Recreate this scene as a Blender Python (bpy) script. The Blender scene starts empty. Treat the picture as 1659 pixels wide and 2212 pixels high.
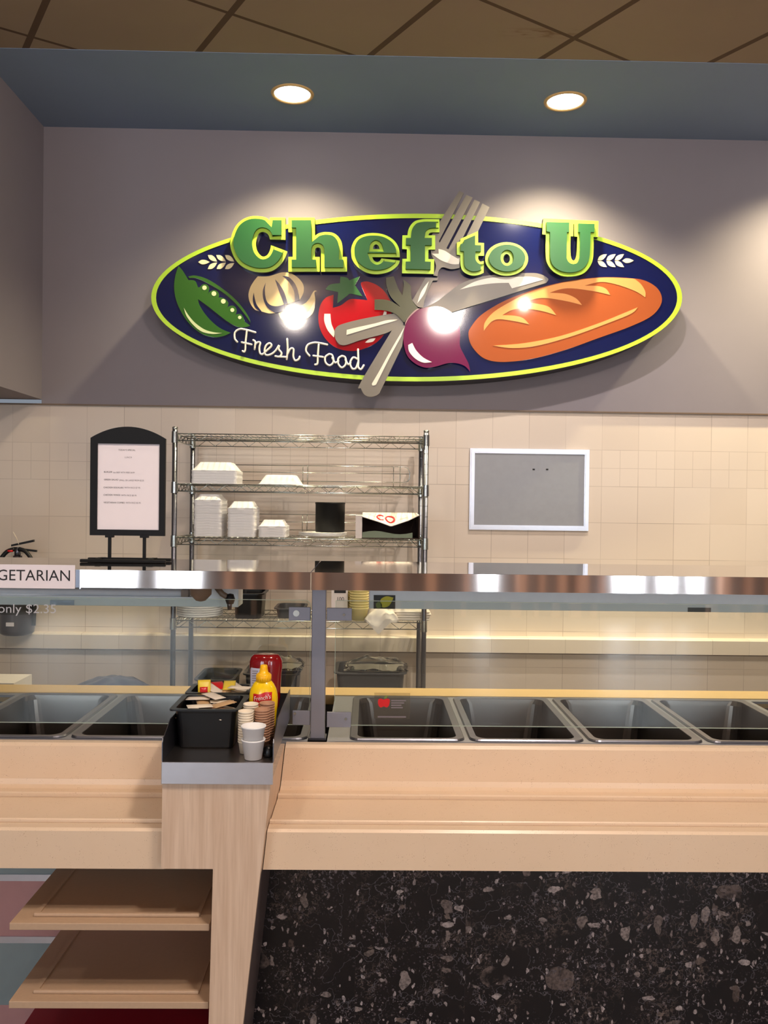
import bpy, bmesh, math, random
from mathutils import Vector, Matrix
from mathutils.geometry import tessellate_polygon
random.seed(7)
SC = bpy.context.scene
COL = SC.collection
# ---------------------------------------------------------------- camera
FPX = 1855.0
EYE = Vector((0, 0, 1.55))
PITCH, YAW, ROLL = 21/FPX, 29.5/FPX, 0.0125
fwd = Vector((math.sin(YAW)*math.cos(PITCH), math.cos(YAW)*math.cos(PITCH), -math.sin(PITCH))).normalized()
r0 = fwd.cross(Vector((0, 0, 1))).normalized(); u0 = r0.cross(fwd)
right = (r0*math.cos(ROLL) + u0*math.sin(ROLL)).normalized(); up = right.cross(fwd).normalized()
cd = bpy.data.cameras.new('camera'); cam = bpy.data.objects.new('camera', cd); COL.objects.link(cam)
cd.sensor_fit = 'HORIZONTAL'; cd.sensor_width = 36; cd.lens = FPX/1659*36
cd.clip_start = .05; cd.clip_end = 60
cam.matrix_world = Matrix(((right.x, up.x, -fwd.x, EYE.x), (right.y, up.y, -fwd.y, EYE.y), (right.z, up.z, -fwd.z, EYE.z), (0, 0, 0, 1)))
SC.camera = cam
def ray(x, y): return fwd + right*((x-829.5)/FPX) - up*((y-1106)/FPX)
def at(x, y, Y):                       # measured point on the plane Y
    d = ray(x, y); return EYE + d*(Y/d.y)
def atz(x, y, Z):                      # measured point on the height Z
    d = ray(x, y); return EYE + d*((Z-EYE.z)/d.z)
# ---------------------------------------------------------------- view, world, lights
SC.view_settings.view_transform = 'Standard'; SC.view_settings.look = 'None'
SC.view_settings.gamma = 1; SC.view_settings.use_curve_mapping = False
SC.view_settings.exposure = -0.02
w = bpy.data.worlds.new('world'); SC.world = w; w.use_nodes = True
w.node_tree.nodes['Background'].inputs[0].default_value = (.75, .85, 1, 1)
w.node_tree.nodes['Background'].inputs[1].default_value = 0.3
CEIL = 3.54
def area(name, loc, size, energy, color, rot=(0, 0, 0), shape='RECTANGLE', spread=math.pi):
    l = bpy.data.lights.new(name, 'AREA'); l.shape = shape; l.size = size[0]
    if shape == 'RECTANGLE': l.size_y = size[1]
    l.energy = energy; l.color = color; l.spread = spread
    o = bpy.data.objects.new(name, l); COL.objects.link(o); o.location = loc; o.rotation_euler = rot; return o
# daylight through the windows of the dining room behind the camera: (x0,x1,z0,z1)
WINS = [(-4.7, -3.95, .3, 2.9), (-3.85, -3.1, .3, 2.9), (-2.8, -2.25, .3, 2.9), (1.5, 1.66, .3, 2.9), (3.3, 3.62, .3, 2.9), (3.9, 4.06, .3, 2.9), (4.3, 4.42, .3, 2.9)]
for i, (a, b, c, d) in enumerate(WINS):
    area('window_daylight', ((a+b)/2, -6.93, (c+d)/2), (b-a, d-c), (24 if i < 3 else 58)*(b-a)*(d-c), (.80, .90, 1), (math.radians(-90), 0, math.pi))
WARM = (1, .86, .755)
# unseen fill lamps added under the dining ceiling: x, y, watts
ROOM_FILL = [(.80, .40, 30), (3.9, .9, 14), (-3.2, .9, 9), (-.8, -6.3, 55), (2.2, -6.3, 55), (-3.8, -6.3, 8), (4.9, -6.3, 30)]
GLOBES = [(-.74, .80, .07, 44), (.67, .91, .12, 84), (1.32, 1.45, .035, 6)]   # hanging globe lamps: x, y, radius, watts
COUNTER = [(.95, 3.15, 108, (.95, 4.66, 1.05), 96), (-1.5, 2.1, 12, (-1.5, 2.5, 0), 110)]      # recessed spots over the serving counter
DOWN = [(at(632, 212, 4.23).x, 4.22, 1.0), (at(1220, 226, 4.25).x, 4.24, 1.25), (2.33, 4.24, 1.1)]
DOWN_W = 50
# ---------------------------------------------------------------- node helpers
def s2l(c): return tuple((v/12.92 if v <= .04045 else ((v+.055)/1.055)**2.4) for v in (q/255 for q in c))
class NT:
    def __init__(s, name):
        s.m = bpy.data.materials.new(name); s.m.use_nodes = True; s.t = s.m.node_tree
        s.b = s.t.nodes['Principled BSDF']; s._o = None
    def n(s, typ, **kw):
        k = s.t.nodes.new(typ)
        for a, v in kw.items(): setattr(k, a, v)
        return k
    def put(s, sock, v):
        if isinstance(v, bpy.types.NodeSocket): s.t.links.new(v, sock)
        elif v is not None: sock.default_value = v
    def m_(s, op, a, b=None, c=None):
        k = s.n('ShaderNodeMath', operation=op); s.put(k.inputs[0], a); s.put(k.inputs[1], b)
        if c is not None: s.put(k.inputs[2], c)
        return k.outputs[0]
    def pos(s):
        if s._o is None: s._o = s.n('ShaderNodeNewGeometry').outputs['Position']
        return s._o
    def xyz(s, v=None):
        k = s.n('ShaderNodeSeparateXYZ'); s.put(k.inputs[0], v or s.pos()); return k.outputs
    def vec(s, x, y, z):
        k = s.n('ShaderNodeCombineXYZ'); s.put(k.inputs[0], x); s.put(k.inputs[1], y); s.put(k.inputs[2], z); return k.outputs[0]
    def mul(s, v, f):
        k = s.n('ShaderNodeVectorMath', operation='MULTIPLY'); s.put(k.inputs[0], v); s.put(k.inputs[1], f); return k.outputs[0]
    def add(s, v, f):
        k = s.n('ShaderNodeVectorMath', operation='ADD'); s.put(k.inputs[0], v); s.put(k.inputs[1], f); return k.outputs[0]
    def mix(s, f, a, b):
        k = s.n('ShaderNodeMix', data_type='RGBA'); s.put(k.inputs[0], f); s.put(k.inputs[6], c4(a)); s.put(k.inputs[7], c4(b)); return k.outputs[2]
    def noise(s, v, scale, detail=2, rough=.5):
        k = s.n('ShaderNodeTexNoise'); s.put(k.inputs['Vector'], v or s.pos()); k.inputs['Scale'].default_value = scale
        k.inputs['Detail'].default_value = detail; k.inputs['Roughness'].default_value = rough; return k.outputs
    def voro(s, v, scale):
        k = s.n('ShaderNodeTexVoronoi'); s.put(k.inputs['Vector'], v or s.pos()); k.inputs['Scale'].default_value = scale; return k.outputs
    def ramp(s, f, a, b):
        k = s.n('ShaderNodeMapRange'); s.put(k.inputs[0], f); k.inputs[1].default_value = a; k.inputs[2].default_value = b; return k.outputs[0]
    def bump(s, h, st, dist=.002):
        k = s.n('ShaderNodeBump'); k.inputs['Strength'].default_value = st; k.inputs['Distance'].default_value = dist
        s.put(k.inputs['Height'], h); s.put(s.b.inputs['Normal'], k.outputs[0])
    def set(s, **kw):
        for k, v in kw.items(): s.put(s.b.inputs[k.replace('_', ' ')], c4(v) if 'Color' in k or 'Tint' in k else v)
        return s.m
def c4(c): return (*c, 1) if isinstance(c, tuple) and len(c) == 3 else c
def plain(name, rgb, rough=.5, metal=0, var=.06, scale=30, spec=.5, coat=0):
    t = NT(name); c = s2l(rgb)
    n = t.noise(None, scale, 3)[0]
    col = t.mix(n, tuple(v*(1-var) for v in c), tuple(min(1, v*(1+var)) for v in c))
    t.set(Base_Color=col, Roughness=rough, Metallic=metal)
    t.b.inputs['Specular IOR Level'].default_value = spec; t.b.inputs['Coat Weight'].default_value = coat
    t.b.inputs['Coat Roughness'].default_value = .06
    return t.m
M = {}
M['paint'] = plain('grey_wall_paint', (140, 133, 140), .75, var=.03, scale=6)
M['blue'] = plain('slate_blue_paint', (126, 144, 172), .8, var=.03, scale=6)
M['frame_black'] = plain('black_plastic', (8, 8, 11), .55, spec=.3)
M['bin_black'] = plain('glossy_black_plastic', (9, 9, 11), .32)
M['paper'] = plain('white_paper', (236, 226, 230), .6, var=.02)
M['ink'] = plain('black_ink', (30, 26, 28), .6)
M['ink_grey'] = plain('grey_ink', (120, 110, 114), .6)
M['foam'] = plain('white_foam', (240, 238, 238), .55, var=.02)
M['cream_lid'] = plain('cream_paper_cup', (236, 222, 200), .5)
M['brown_cup'] = plain('brown_paper_cup', (176, 132, 104), .5)
M['yellow_cup'] = plain('pale_yellow_cup', (240, 225, 160), .4)
M['mustard'] = plain('mustard_yellow_plastic', (250, 205, 10), .25, coat=.4)
M['mustard_cap'] = plain('amber_yellow_plastic', (246, 184, 12), .3)
M['red'] = plain('label_red', (205, 25, 30), .3)
M['ketchup'] = plain('ketchup_red_plastic', (130, 8, 14), .12, coat=.6)
M['label'] = plain('bottle_label', (205, 205, 225), .35)
M['chrome'] = plain('chrome_wire', (186, 190, 185), .2, 1, var=.05)
M['alu'] = plain('brushed_aluminium', (215, 215, 222), .3, 1)
M['rubber'] = plain('black_rubber', (22, 21, 22), .5)
M['steel_dark'] = plain('dull_steel', (120, 122, 132), .34, 1, var=.08, scale=12)
M['steel_post'] = plain('blue_grey_steel', (142, 142, 152), .45, .55, var=.04)
M['pan'] = plain('pan_steel', (128, 122, 120), .3, 1, var=.12, scale=9)
M['mirror'] = plain('polished_steel', (190, 182, 176), .05, 1, var=.02)
M['tray_steel'] = plain('worn_tray_steel', (165, 158, 154), .34, 1, var=.08, scale=25)
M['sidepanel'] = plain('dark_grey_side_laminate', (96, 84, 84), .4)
M['housing'] = plain('pale_grey_enamel', (236, 242, 250), .4)
M['tan'] = plain('tan_worktop', (214, 178, 122), .5, var=.05)
M['teal'] = plain('teal_laminate', (138, 152, 154), .4)
M['pink'] = plain('dusty_pink_laminate', (190, 142, 140), .4)
M['darkred'] = plain('dark_red_laminate', (156, 16, 42), .45)
M['shelf_lam'] = plain('beige_shelf_laminate', (190, 160, 132), .5, var=.06, scale=120)
M['kraft'] = plain('kraft_cardboard', (128, 90, 62), .75)
M['cardwhite'] = plain('white_cardboard', (225, 215, 210), .7)
M['dark_in'] = plain('dark_brown_paper', (58, 38, 32), .8)
M['greenpaper'] = plain('grey_green_paper', (120, 132, 112), .7)
M['cloth'] = plain('white_cloth', (225, 215, 205), .9, var=.06)
M['greyboard'] = plain('grey_board', (158, 160, 166), .35)
M['bag'] = plain('blue_bin_liner', (48, 56, 86), .3)
M['ext'] = plain('dark_steel_cylinder', (92, 88, 94), .3, .7)
M['navy'] = plain('navy_sign_face', (10, 20, 72), .07, coat=.0, var=.02)
M['signblack'] = plain('black_sign_edge', (24, 20, 24), .4)
M['lime'] = plain('lime_sign_paint', (186, 226, 62), .3, var=.02)
M['green'] = plain('green_letter_face', (12, 80, 32), .45, var=.05, scale=8)
M['pea'] = plain('pea_green_print', (56, 106, 40), .2, var=.02)
M['peahi'] = plain('pale_green_print', (220, 232, 180), .2)
M['garlic'] = plain('garlic_cream_print', (246, 218, 158), .1, var=.02)
M['clovehi'] = plain('clove_light_print', (248, 232, 208), .2)
M['tomato'] = plain('tomato_red_print', (180, 14, 30), .2, var=.02)
M['signwhite'] = plain('white_sign_print', (246, 240, 228), .2, var=.01)
M['olive'] = plain('olive_green_print', (58, 60, 28), .3, var=.03)
M['calyx'] = plain('calyx_green_print', (54, 108, 56), .2, var=.03)
M['beet'] = plain('beet_purple_print', (112, 28, 76), .12, var=.02)
M['mauve'] = plain('mauve_rim_print', (168, 136, 140), .2)
M['cutlery'] = plain('warm_grey_cutlery', (116, 110, 104), .3, var=.03)
M['cuthi'] = plain('cutlery_highlight_print', (226, 218, 206), .25)
M['bread'] = plain('bread_brown_print', (164, 84, 46), .1, var=.02)
M['breadhi'] = plain('bread_light_print', (228, 160, 96), .1, var=.02)
M['wheat'] = plain('wheat_cream_print', (250, 236, 188), .2, var=.02)
for k_ in ('navy', 'pea', 'garlic', 'tomato', 'beet', 'bread', 'breadhi', 'clovehi', 'mauve'):
    b_ = M[k_].node_tree.nodes['Principled BSDF']; b_.inputs['Specular IOR Level'].default_value = 1.0; b_.inputs['Roughness'].default_value = .07; b_.inputs['Coat Weight'].default_value = .3; b_.inputs['Coat Roughness'].default_value = .11
M['floor'] = plain('dining_floor_tile', (150, 140, 134), .4, var=.1, scale=3)
M['darkwall'] = plain('dark_dining_wall', (150, 141, 137), .7)
M['peachstreak'] = plain('peach_streak_column', (252, 206, 176), .5)
M['packet'] = plain('white_packet', (225, 212, 196), .45)
M['packet_tan'] = plain('tan_packet', (196, 160, 118), .45)
M['packet_yel'] = plain('yellow_packet', (232, 200, 60), .4)
M['cardblack'] = plain('black_card', (34, 36, 30), .4)
M['yel_print'] = plain('yellow_print', (205, 195, 40), .4)
M['green_print'] = plain('olive_print', (110, 130, 50), .4)
M['lampbrown'] = plain('brown_enamel', (120, 100, 82), .4)
M['greybin'] = plain('grey_plastic_tub', (78, 80, 84), .45)
def emis(name, col, st):
    t = NT(name); t.set(Base_Color=(0, 0, 0), Emission_Color=col, Emission_Strength=st); return t.m
M['lampglow'] = emis('lit_lamp_lens', (1, .93, .82), 9)
M['boltcap'] = plain('white_bolt_cap', (240, 250, 250), .3)  # plain white cap of the larger bolt
# brushed steel: fine horizontal brushing spreads reflections up and down
t = NT('brushed_steel'); t.set(Base_Color=s2l((222, 212, 208)), Metallic=1.0, Roughness=.085)
t.b.inputs['Anisotropic'].default_value = .95; t.put(t.b.inputs['Tangent'], t.vec(0, 0, 1))
M['brushed'] = t.m
# clear glass: a thin sheet, Fresnel mirror over slightly green clear
def glassmat(name, tint, boost=0.0):
    t = NT(name); N = t.t.nodes; N.remove(t.b)
    tr = t.n('ShaderNodeBsdfTransparent'); tr.inputs[0].default_value = c4(tint)
    gl = t.n('ShaderNodeBsdfGlossy'); gl.inputs['Roughness'].default_value = .02; gl.inputs[0].default_value = (1, 1, 1, 1)
    fr = t.n('ShaderNodeFresnel'); fr.inputs[0].default_value = 1.5
    mx = t.n('ShaderNodeMixShader'); t.put(mx.inputs[0], t.m_('ADD', fr.outputs[0], boost)); t.put(mx.inputs[1], tr.outputs[0]); t.put(mx.inputs[2], gl.outputs[0])
    t.put(N['Material Output'].inputs[0], mx.outputs[0]); return t.m
M['glass'] = glassmat('clear_glass', (.93, .955, .93), .015)
M['sticker'] = glassmat('clear_sticker_film', (.86, .85, .8), .05)
M['glassedge'] = plain('glass_edge', (228, 236, 218), .2)
# wall tiles with thin grout and a band of half-size tiles
t = NT('cream_wall_tiles'); X, Y, Z = t.xyz()
TP, X0, Z0 = .1995, .4605, 1.8495
def gl(v, off, pitch, wd):
    q = t.m_('ABSOLUTE', t.m_('SUBTRACT', t.m_('FRACT', t.m_('ADD', t.m_('DIVIDE', t.m_('SUBTRACT', v, off), pitch), .5)), .5))
    return t.m_('LESS_THAN', q, wd/pitch)
g = t.m_('MAXIMUM', gl(X, X0, TP, .0016), gl(Z, Z0, .1985, .0016))
band = t.m_('MULTIPLY', t.m_('GREATER_THAN', Z, Z0-.1985), t.m_('LESS_THAN', Z, Z0))
h = t.m_('MAXIMUM', gl(X, X0, TP/2, .0013), gl(Z, Z0, .1985/2, .0013))
h = t.m_('MULTIPLY', t.m_('MULTIPLY', h, band), .5)
g = t.m_('MAXIMUM', t.m_('MULTIPLY', g, t.ramp(t.noise(None, 2.5)[0], .25, .75)), h)
cell = t.n('ShaderNodeTexWhiteNoise'); fl = t.vec(t.m_('FLOOR', t.m_('DIVIDE', t.m_('SUBTRACT', X, X0), TP)), 0, t.m_('FLOOR', t.m_('DIVIDE', t.m_('SUBTRACT', Z, Z0), .1985)))
t.put(cell.inputs['Vector'], fl)
base = t.mix(cell.outputs[0], s2l((226, 210, 194)), s2l((234, 219, 204)))
col = t.mix(t.m_('MULTIPLY', g, .62), base, s2l((140, 116, 96)))
t.set(Base_Color=col, Roughness=.38); M['tile'] = t.m
# suspended ceiling: tiles on a grid turned 32 degrees
t = NT('tan_ceiling_tiles'); X, Y, Z = t.xyz(); A = math.radians(31.8)
U = t.m_('ADD', t.m_('MULTIPLY', X, math.cos(A)), t.m_('MULTIPLY', Y, math.sin(A)))
V = t.m_('ADD', t.m_('MULTIPLY', X, -math.sin(A)), t.m_('MULTIPLY', Y, math.cos(A)))
cn = (atz(1240, 83, CEIL).x, atz(1240, 83, CEIL).y)
u_0 = cn[0]*math.cos(A)+cn[1]*math.sin(A); v_0 = -cn[0]*math.sin(A)+cn[1]*math.cos(A)
g = t.m_('MAXIMUM', gl(U, u_0, .648, .014), gl(V, v_0, .648, .009))
n = t.noise(None, 2.2, 4)[0]
base = t.mix(n, s2l((134, 117, 98)), s2l((150, 131, 110)))
st = t.noise(t.mul(t.pos(), (14, 50, 1)), 1, 3)[0]
sx = t.m_('MULTIPLY', t.m_('SUBTRACT', 1, t.m_('ABSOLUTE', t.m_('DIVIDE', t.m_('SUBTRACT', X, .70), .2))), t.m_('SUBTRACT', 1, t.m_('ABSOLUTE', t.m_('DIVIDE', t.m_('SUBTRACT', Y, 3.64), .045))))
sm = t.m_('MULTIPLY', t.m_('MULTIPLY', t.m_('GREATER_THAN', t.m_('MULTIPLY', t.m_('GREATER_THAN', X, .5), t.m_('LESS_THAN', t.m_('ABSOLUTE', t.m_('SUBTRACT', Y, 3.64)), .045)), .5), t.ramp(sx, 0, .6)), t.ramp(st, .45, .6))
base = t.mix(t.m_('MULTIPLY', sm, .8), base, s2l((110, 80, 52)))
t.set(Base_Color=t.mix(g, base, s2l((84, 64, 46))), Roughness=.85); t.bump(t.m_('SUBTRACT', 1, g), .6, .01); M['ceil'] = t.m
# speckled solid-surface counter
t = NT('speckled_beige_counter')
a = t.m_('LESS_THAN', t.voro(None, 260)[0], .22); b = t.noise(None, 7, 3)[0]
base = t.mix(b, s2l((226, 198, 168)), s2l((232, 206, 178)))
rnd = t.noise(None, 60, 1)[0]
t.set(Base_Color=t.mix(t.m_('MULTIPLY', a, t.ramp(rnd, .5, .8)), base, s2l((168, 128, 100))), Roughness=.27); M['counter'] = t.m
# pale wood laminate, grain upright
t = NT('pale_wood_laminate')
n = t.noise(t.mul(t.pos(), (60, 60, 3.5)), 1, 4)[0]; n2 = t.noise(t.mul(t.pos(), (220, 220, 9)), 1, 2)[0]
c = t.mix(t.ramp(n, .3, .7), s2l((206, 176, 150)), s2l((224, 198, 174)))
t.set(Base_Color=t.mix(t.m_('MULTIPLY', t.ramp(n2, .45, .75), .25), c, s2l((180, 146, 120))), Roughness=.45); M['wood'] = t.m
# black breccia marble tiles, 12 inch, each tile a different cut
t = NT('black_breccia_marble'); X, Y, Z = t.xyz()
jx = at(1005, 2047, 2.37)
TX = t.m_('DIVIDE', t.m_('SUBTRACT', X, jx.x), .305); TZ = t.m_('DIVIDE', t.m_('SUBTRACT', Z, jx.z), .305)
fx, fz = t.m_('FLOOR', TX), t.m_('FLOOR', TZ)
off = t.vec(t.m_('MULTIPLY', fx, 7.31), t.m_('MULTIPLY', fz, 3.7), t.m_('MULTIPLY', fz, 5.13))
P = t.add(t.pos(), off)
wv = t.noise(P, 9, 3)[1]
PW = t.add(P, t.mul(t.add(wv, (-.5, -.5, -.5)), (.03, .03, .03)))
wv3 = t.noise(P, 28, 3)[1]
PW = t.add(PW, t.mul(t.add(wv3, (-.5, -.5, -.5)), (.022, .022, .022)))
wv2 = t.noise(P, 90, 2)[1]
PW = t.add(PW, t.mul(t.add(wv2, (-.5, -.5, -.5)), (.006, .006, .006)))
col = t.mix(t.ramp(t.noise(P, 11, 5, .7)[0], .5, .78), s2l((15, 12, 18)), s2l((34, 26, 28)))
def layer(col, scale, thr, ca, cb, stretch=(1, 1, 1), lim=.62, patch=0.0):
    v = t.voro(t.mul(PW, stretch), scale); r = t.xyz(v[1])
    mk = t.m_('MULTIPLY', t.m_('GREATER_THAN', r[0], thr), t.m_('LESS_THAN', v[0], lim))
    if patch: mk = t.m_('MULTIPLY', mk, t.ramp(t.noise(P, 13, 3)[0], .42, .42+patch))
    tex = t.ramp(t.noise(P, 150, 3)[0], .3, .62)
    return t.mix(t.m_('MULTIPLY', mk, t.m_('ADD', .3, t.m_('MULTIPLY', tex, .7))), col, t.mix(r[2], ca, cb))
col = layer(col, 300, .86, s2l((46, 41, 46)), s2l((130, 118, 124)), (1, 1, 1), .6, .2)
col = layer(col, 150, .925, s2l((70, 58, 58)), s2l((168, 152, 154)), (1, 1, .8), .55, .15)
col = layer(col, 82, .94, s2l((128, 112, 108)), s2l((214, 198, 196)), (1.5, 1, .8), .5)
col = layer(col, 46, .95, s2l((112, 96, 88)), s2l((208, 192, 188)), (.7, 1, 1.3), .5)
col = layer(col, 11, .93, s2l((58, 46, 42)), s2l((120, 104, 98)), (1, 1, 1.3), .42, .1)
col = layer(col, 24, .955, s2l((90, 74, 68)), s2l((176, 160, 154)), (1.4, 1, .8), .5)
wis = t.m_('MULTIPLY', t.m_('LESS_THAN', t.m_('ABSOLUTE', t.m_('SUBTRACT', t.noise(PW, 34, 5, .65)[0], .5)), .018), t.ramp(t.noise(P, 10, 2)[0], .52, .66))
col = t.mix(t.m_('MULTIPLY', wis, .45), col, s2l((132, 114, 106)))
vein = t.m_('LESS_THAN', t.m_('ABSOLUTE', t.m_('SUBTRACT', t.noise(P, 8, 4, .6)[0], .5)), .004)
col = t.mix(t.m_('MULTIPLY', vein, .6), col, s2l((110, 104, 110)))
def joint(v): return t.m_('LESS_THAN', t.m_('ABSOLUTE', t.m_('SUBTRACT', t.m_('FRACT', t.m_('ADD', v, .5)), .5)), .0028)
jn = t.m_('MAXIMUM', joint(TX), joint(TZ))
t.set(Base_Color=t.mix(t.m_('MULTIPLY', jn, .5), col, s2l((46, 38, 40))), Roughness=.22); M['marble'] = t.m
# ---------------------------------------------------------------- mesh helpers
class MB:
    def __init__(s): s.v = []; s.f = []; s.sm = []
    def face(s, idx, smooth=False): s.f.append(tuple(idx)); s.sm.append(smooth)
    def box(s, a, b, bev=0):
        x0, x1 = sorted((a[0], b[0])); y0, y1 = sorted((a[1], b[1])); z0, z1 = sorted((a[2], b[2]))
        if bev:
            bm = bmesh.new(); bmesh.ops.create_cube(bm, size=1)
            for v in bm.verts: v.co = Vector(((x0+x1)/2+v.co.x*(x1-x0), (y0+y1)/2+v.co.y*(y1-y0), (z0+z1)/2+v.co.z*(z1-z0)))
            bmesh.ops.bevel(bm, geom=bm.edges[:], offset=bev, segments=2, affect='EDGES', profile=.5)
            n = len(s.v); bm.verts.index_update(); s.v += [v.co.copy() for v in bm.verts]
            for f in bm.faces: s.face([n+v.index for v in f.verts])
            bm.free(); return s
        n = len(s.v)
        s.v += [Vector(p) for p in ((x0,y0,z0),(x1,y0,z0),(x1,y1,z0),(x0,y1,z0),(x0,y0,z1),(x1,y0,z1),(x1,y1,z1),(x0,y1,z1))]
        for q in ((0,3,2,1),(4,5,6,7),(0,1,5,4),(1,2,6,5),(2,3,7,6),(3,0,4,7)): s.face([n+i for i in q])
        return s
    def hexa(s, P):                      # 8 corners: bottom four, top four
        n = len(s.v); s.v += [Vector(p) for p in P]
        for q in ((0,3,2,1),(4,5,6,7),(0,1,5,4),(1,2,6,5),(2,3,7,6),(3,0,4,7)): s.face([n+i for i in q])
        return s
    def tube(s, pts, r, seg=8, cap=True):
        pts = [Vector(p) for p in pts]; n0 = len(s.v); L = len(pts)
        rs = r if isinstance(r, (list, tuple)) else [r]*L
        ref = None
        for i, p in enumerate(pts):
            d = (pts[min(i+1, L-1)]-pts[max(i-1, 0)]).normalized()
            if ref is None: ref = Vector((0, 0, 1)) if abs(d.z) < .9 else Vector((1, 0, 0))
            a = d.cross(ref).normalized(); b = a.cross(d).normalized(); ref = b
            for k in range(seg):
                t_ = 2*math.pi*k/seg; s.v.append(p+(a*math.cos(t_)+b*math.sin(t_))*rs[i])
        for i in range(L-1):
            for k in range(seg):
                q = n0+i*seg; s.face((q+k, q+(k+1) % seg, q+seg+(k+1) % seg, q+seg+k), True)
        if cap: s.face([n0+k for k in range(seg)][::-1]); s.face([n0+(L-1)*seg+k for k in range(seg)])
        return s
    def lathe(s, prof, c, seg=24, sx=1, sy=1, cap=True, ang=0):   # prof: (radius, z)
        n0 = len(s.v); c = Vector(c)
        for r, z in prof:
            for k in range(seg):
                a = 2*math.pi*k/seg+ang; s.v.append(c+Vector((r*math.cos(a)*sx, r*math.sin(a)*sy, z)))
        for i in range(len(prof)-1):
            for k in range(seg):
                q = n0+i*seg; s.face((q+k, q+(k+1) % seg, q+seg+(k+1) % seg, q+seg+k), True)
        if cap: s.face([n0+k for k in range(seg)][::-1]); s.face([n0+(len(prof)-1)*seg+k for k in range(seg)])
        return s
    def rrings(s, rings, c, rc=5, cap0=True, cap1=False):   # rings of rounded rectangles: (hw, hd, radius, z)
        n0 = len(s.v); c = Vector(c); S = 4*(rc+1)
        for hw, hd, rr, z in rings:
            for q, (ax, ay) in enumerate(((1, 1), (-1, 1), (-1, -1), (1, -1))):
                for k in range(rc+1):
                    a = math.pi/2*(q+k/rc); s.v.append(c+Vector((ax*(hw-rr)+rr*math.cos(a), ay*(hd-rr)+rr*math.sin(a), z)))
        for i in range(len(rings)-1):
            for k in range(S):
                q = n0+i*S; s.face((q+k, q+(k+1) % S, q+S+(k+1) % S, q+S+k))
        if cap0: s.face([n0+k for k in range(S)][::-1])
        if cap1: s.face([n0+(len(rings)-1)*S+k for k in range(S)])
        return s
    def profx(s, prof, x0, x1):          # (y,z) outline swept along X; x0/x1 may be functions of z
        n = len(s.v); L = len(prof)
        fx0 = x0 if callable(x0) else (lambda z: x0); fx1 = x1 if callable(x1) else (lambda z: x1)
        s.v += [Vector((fx0(z), y, z)) for y, z in prof]+[Vector((fx1(z), y, z)) for y, z in prof]
        for k in range(L): s.face((n+k, n+(k+1) % L, n+L+(k+1) % L, n+L+k))
        tr = tessellate_polygon([[Vector((y, z, 0)) for y, z in prof]])
        for a in tr: s.face([n+i for i in a]); s.face([n+L+i for i in a][::-1])
        return s
    def plate(s, loops, y0, y1):         # loops of (x,z); front at y0, back at y1
        n = len(s.v); flat = [p for l in loops for p in l]; L = len(flat)
        s.v += [Vector((x, y0, z)) for x, z in flat]+[Vector((x, y1, z)) for x, z in flat]
        for a in tessellate_polygon([[Vector((x, z, 0)) for x, z in l] for l in loops]):
            s.face([n+i for i in a]); s.face([n+L+i for i in a][::-1])
        o = 0
        for l in loops:
            for k in range(len(l)): a, b = n+o+k, n+o+(k+1) % len(l); s.face((a, b, b+L, a+L))
            o += len(l)
        return s
    def build(s, name, mat, parent=None, loc=None, normals=True):
        if parent is not None: base = parent['_w']
        elif loc is not None: base = loc
        else:
            xs = [v.x for v in s.v]; ys = [v.y for v in s.v]; zs = [v.z for v in s.v]
            base = ((min(xs)+max(xs))/2, (min(ys)+max(ys))/2, min(zs))
        base = Vector(base[:])
        me = bpy.data.meshes.new(name); me.from_pydata([v-base for v in s.v], [], s.f); me.update()
        me.polygons.foreach_set('use_smooth', s.sm)
        if normals:
            bm = bmesh.new(); bm.from_mesh(me); bmesh.ops.recalc_face_normals(bm, faces=bm.faces[:]); bm.to_mesh(me); bm.free()
        me.materials.append(M[mat] if isinstance(mat, str) else mat)
        o = bpy.data.objects.new(name, me); COL.objects.link(o)
        if parent is not None: o.parent = parent; o['_w'] = base[:]
        else: o.location = base; o['_w'] = base[:]
        return o
def tag(o, label, cat, group=None, kind=None):
    o['label'] = label; o['category'] = cat
    if group: o['group'] = group
    if kind: o['kind'] = kind
    return o
def thing(name, loc, label, cat, group=None):
    o = bpy.data.objects.new(name, None); COL.objects.link(o); o.location = loc; o['_w'] = tuple(loc); o.empty_display_size = .05
    return tag(o, label, cat, group)
def struct(o, label=None, cat=None):
    o['kind'] = 'structure'
    if label: o['label'] = label
    if cat: o['category'] = cat
    return o
def dup(o, loc, label=None, rz=0, parent=None):
    c = o.copy(); COL.objects.link(c)
    if parent is None: c.location = loc; c.rotation_euler.z += rz; c['_w'] = tuple(loc)
    else: c.parent = parent
    if label: c['label'] = label
    for ch in list(o.children): dup(ch, None, None, 0, c)
    return c
def bx(name, mat, a, b, parent=None, bev=0): return MB().box(a, b, bev).build(name, mat, parent)
def textmesh(name, s, mat, x0, x1, zb, cap, y, parent, depth=.0006, align_slope=0):
    cu = bpy.data.curves.new('t', 'FONT'); cu.body = s; cu.size = 1; cu.extrude = 0; cu.resolution_u = 3
    ob = bpy.data.objects.new('t', cu); COL.objects.link(ob); bpy.context.view_layer.update()
    me = bpy.data.meshes.new_from_object(ob.evaluated_get(bpy.context.evaluated_depsgraph_get()))
    bpy.data.objects.remove(ob)
    xs = [v.co.x for v in me.vertices]; mn, mx_ = min(xs), max(xs)
    capz = .729; k = (x1-x0)/(mx_-mn)
    base = Vector(parent['_w'][:])
    for v in me.vertices:
        X_ = x0+(v.co.x-mn)*k; v.co = Vector((X_, y-depth, zb+v.co.y/capz*cap+align_slope*(X_-x0)))-base
    me.materials.clear(); me.materials.append(M[mat])
    o = bpy.data.objects.new(name, me); COL.objects.link(o); o.parent = parent; return o
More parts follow.
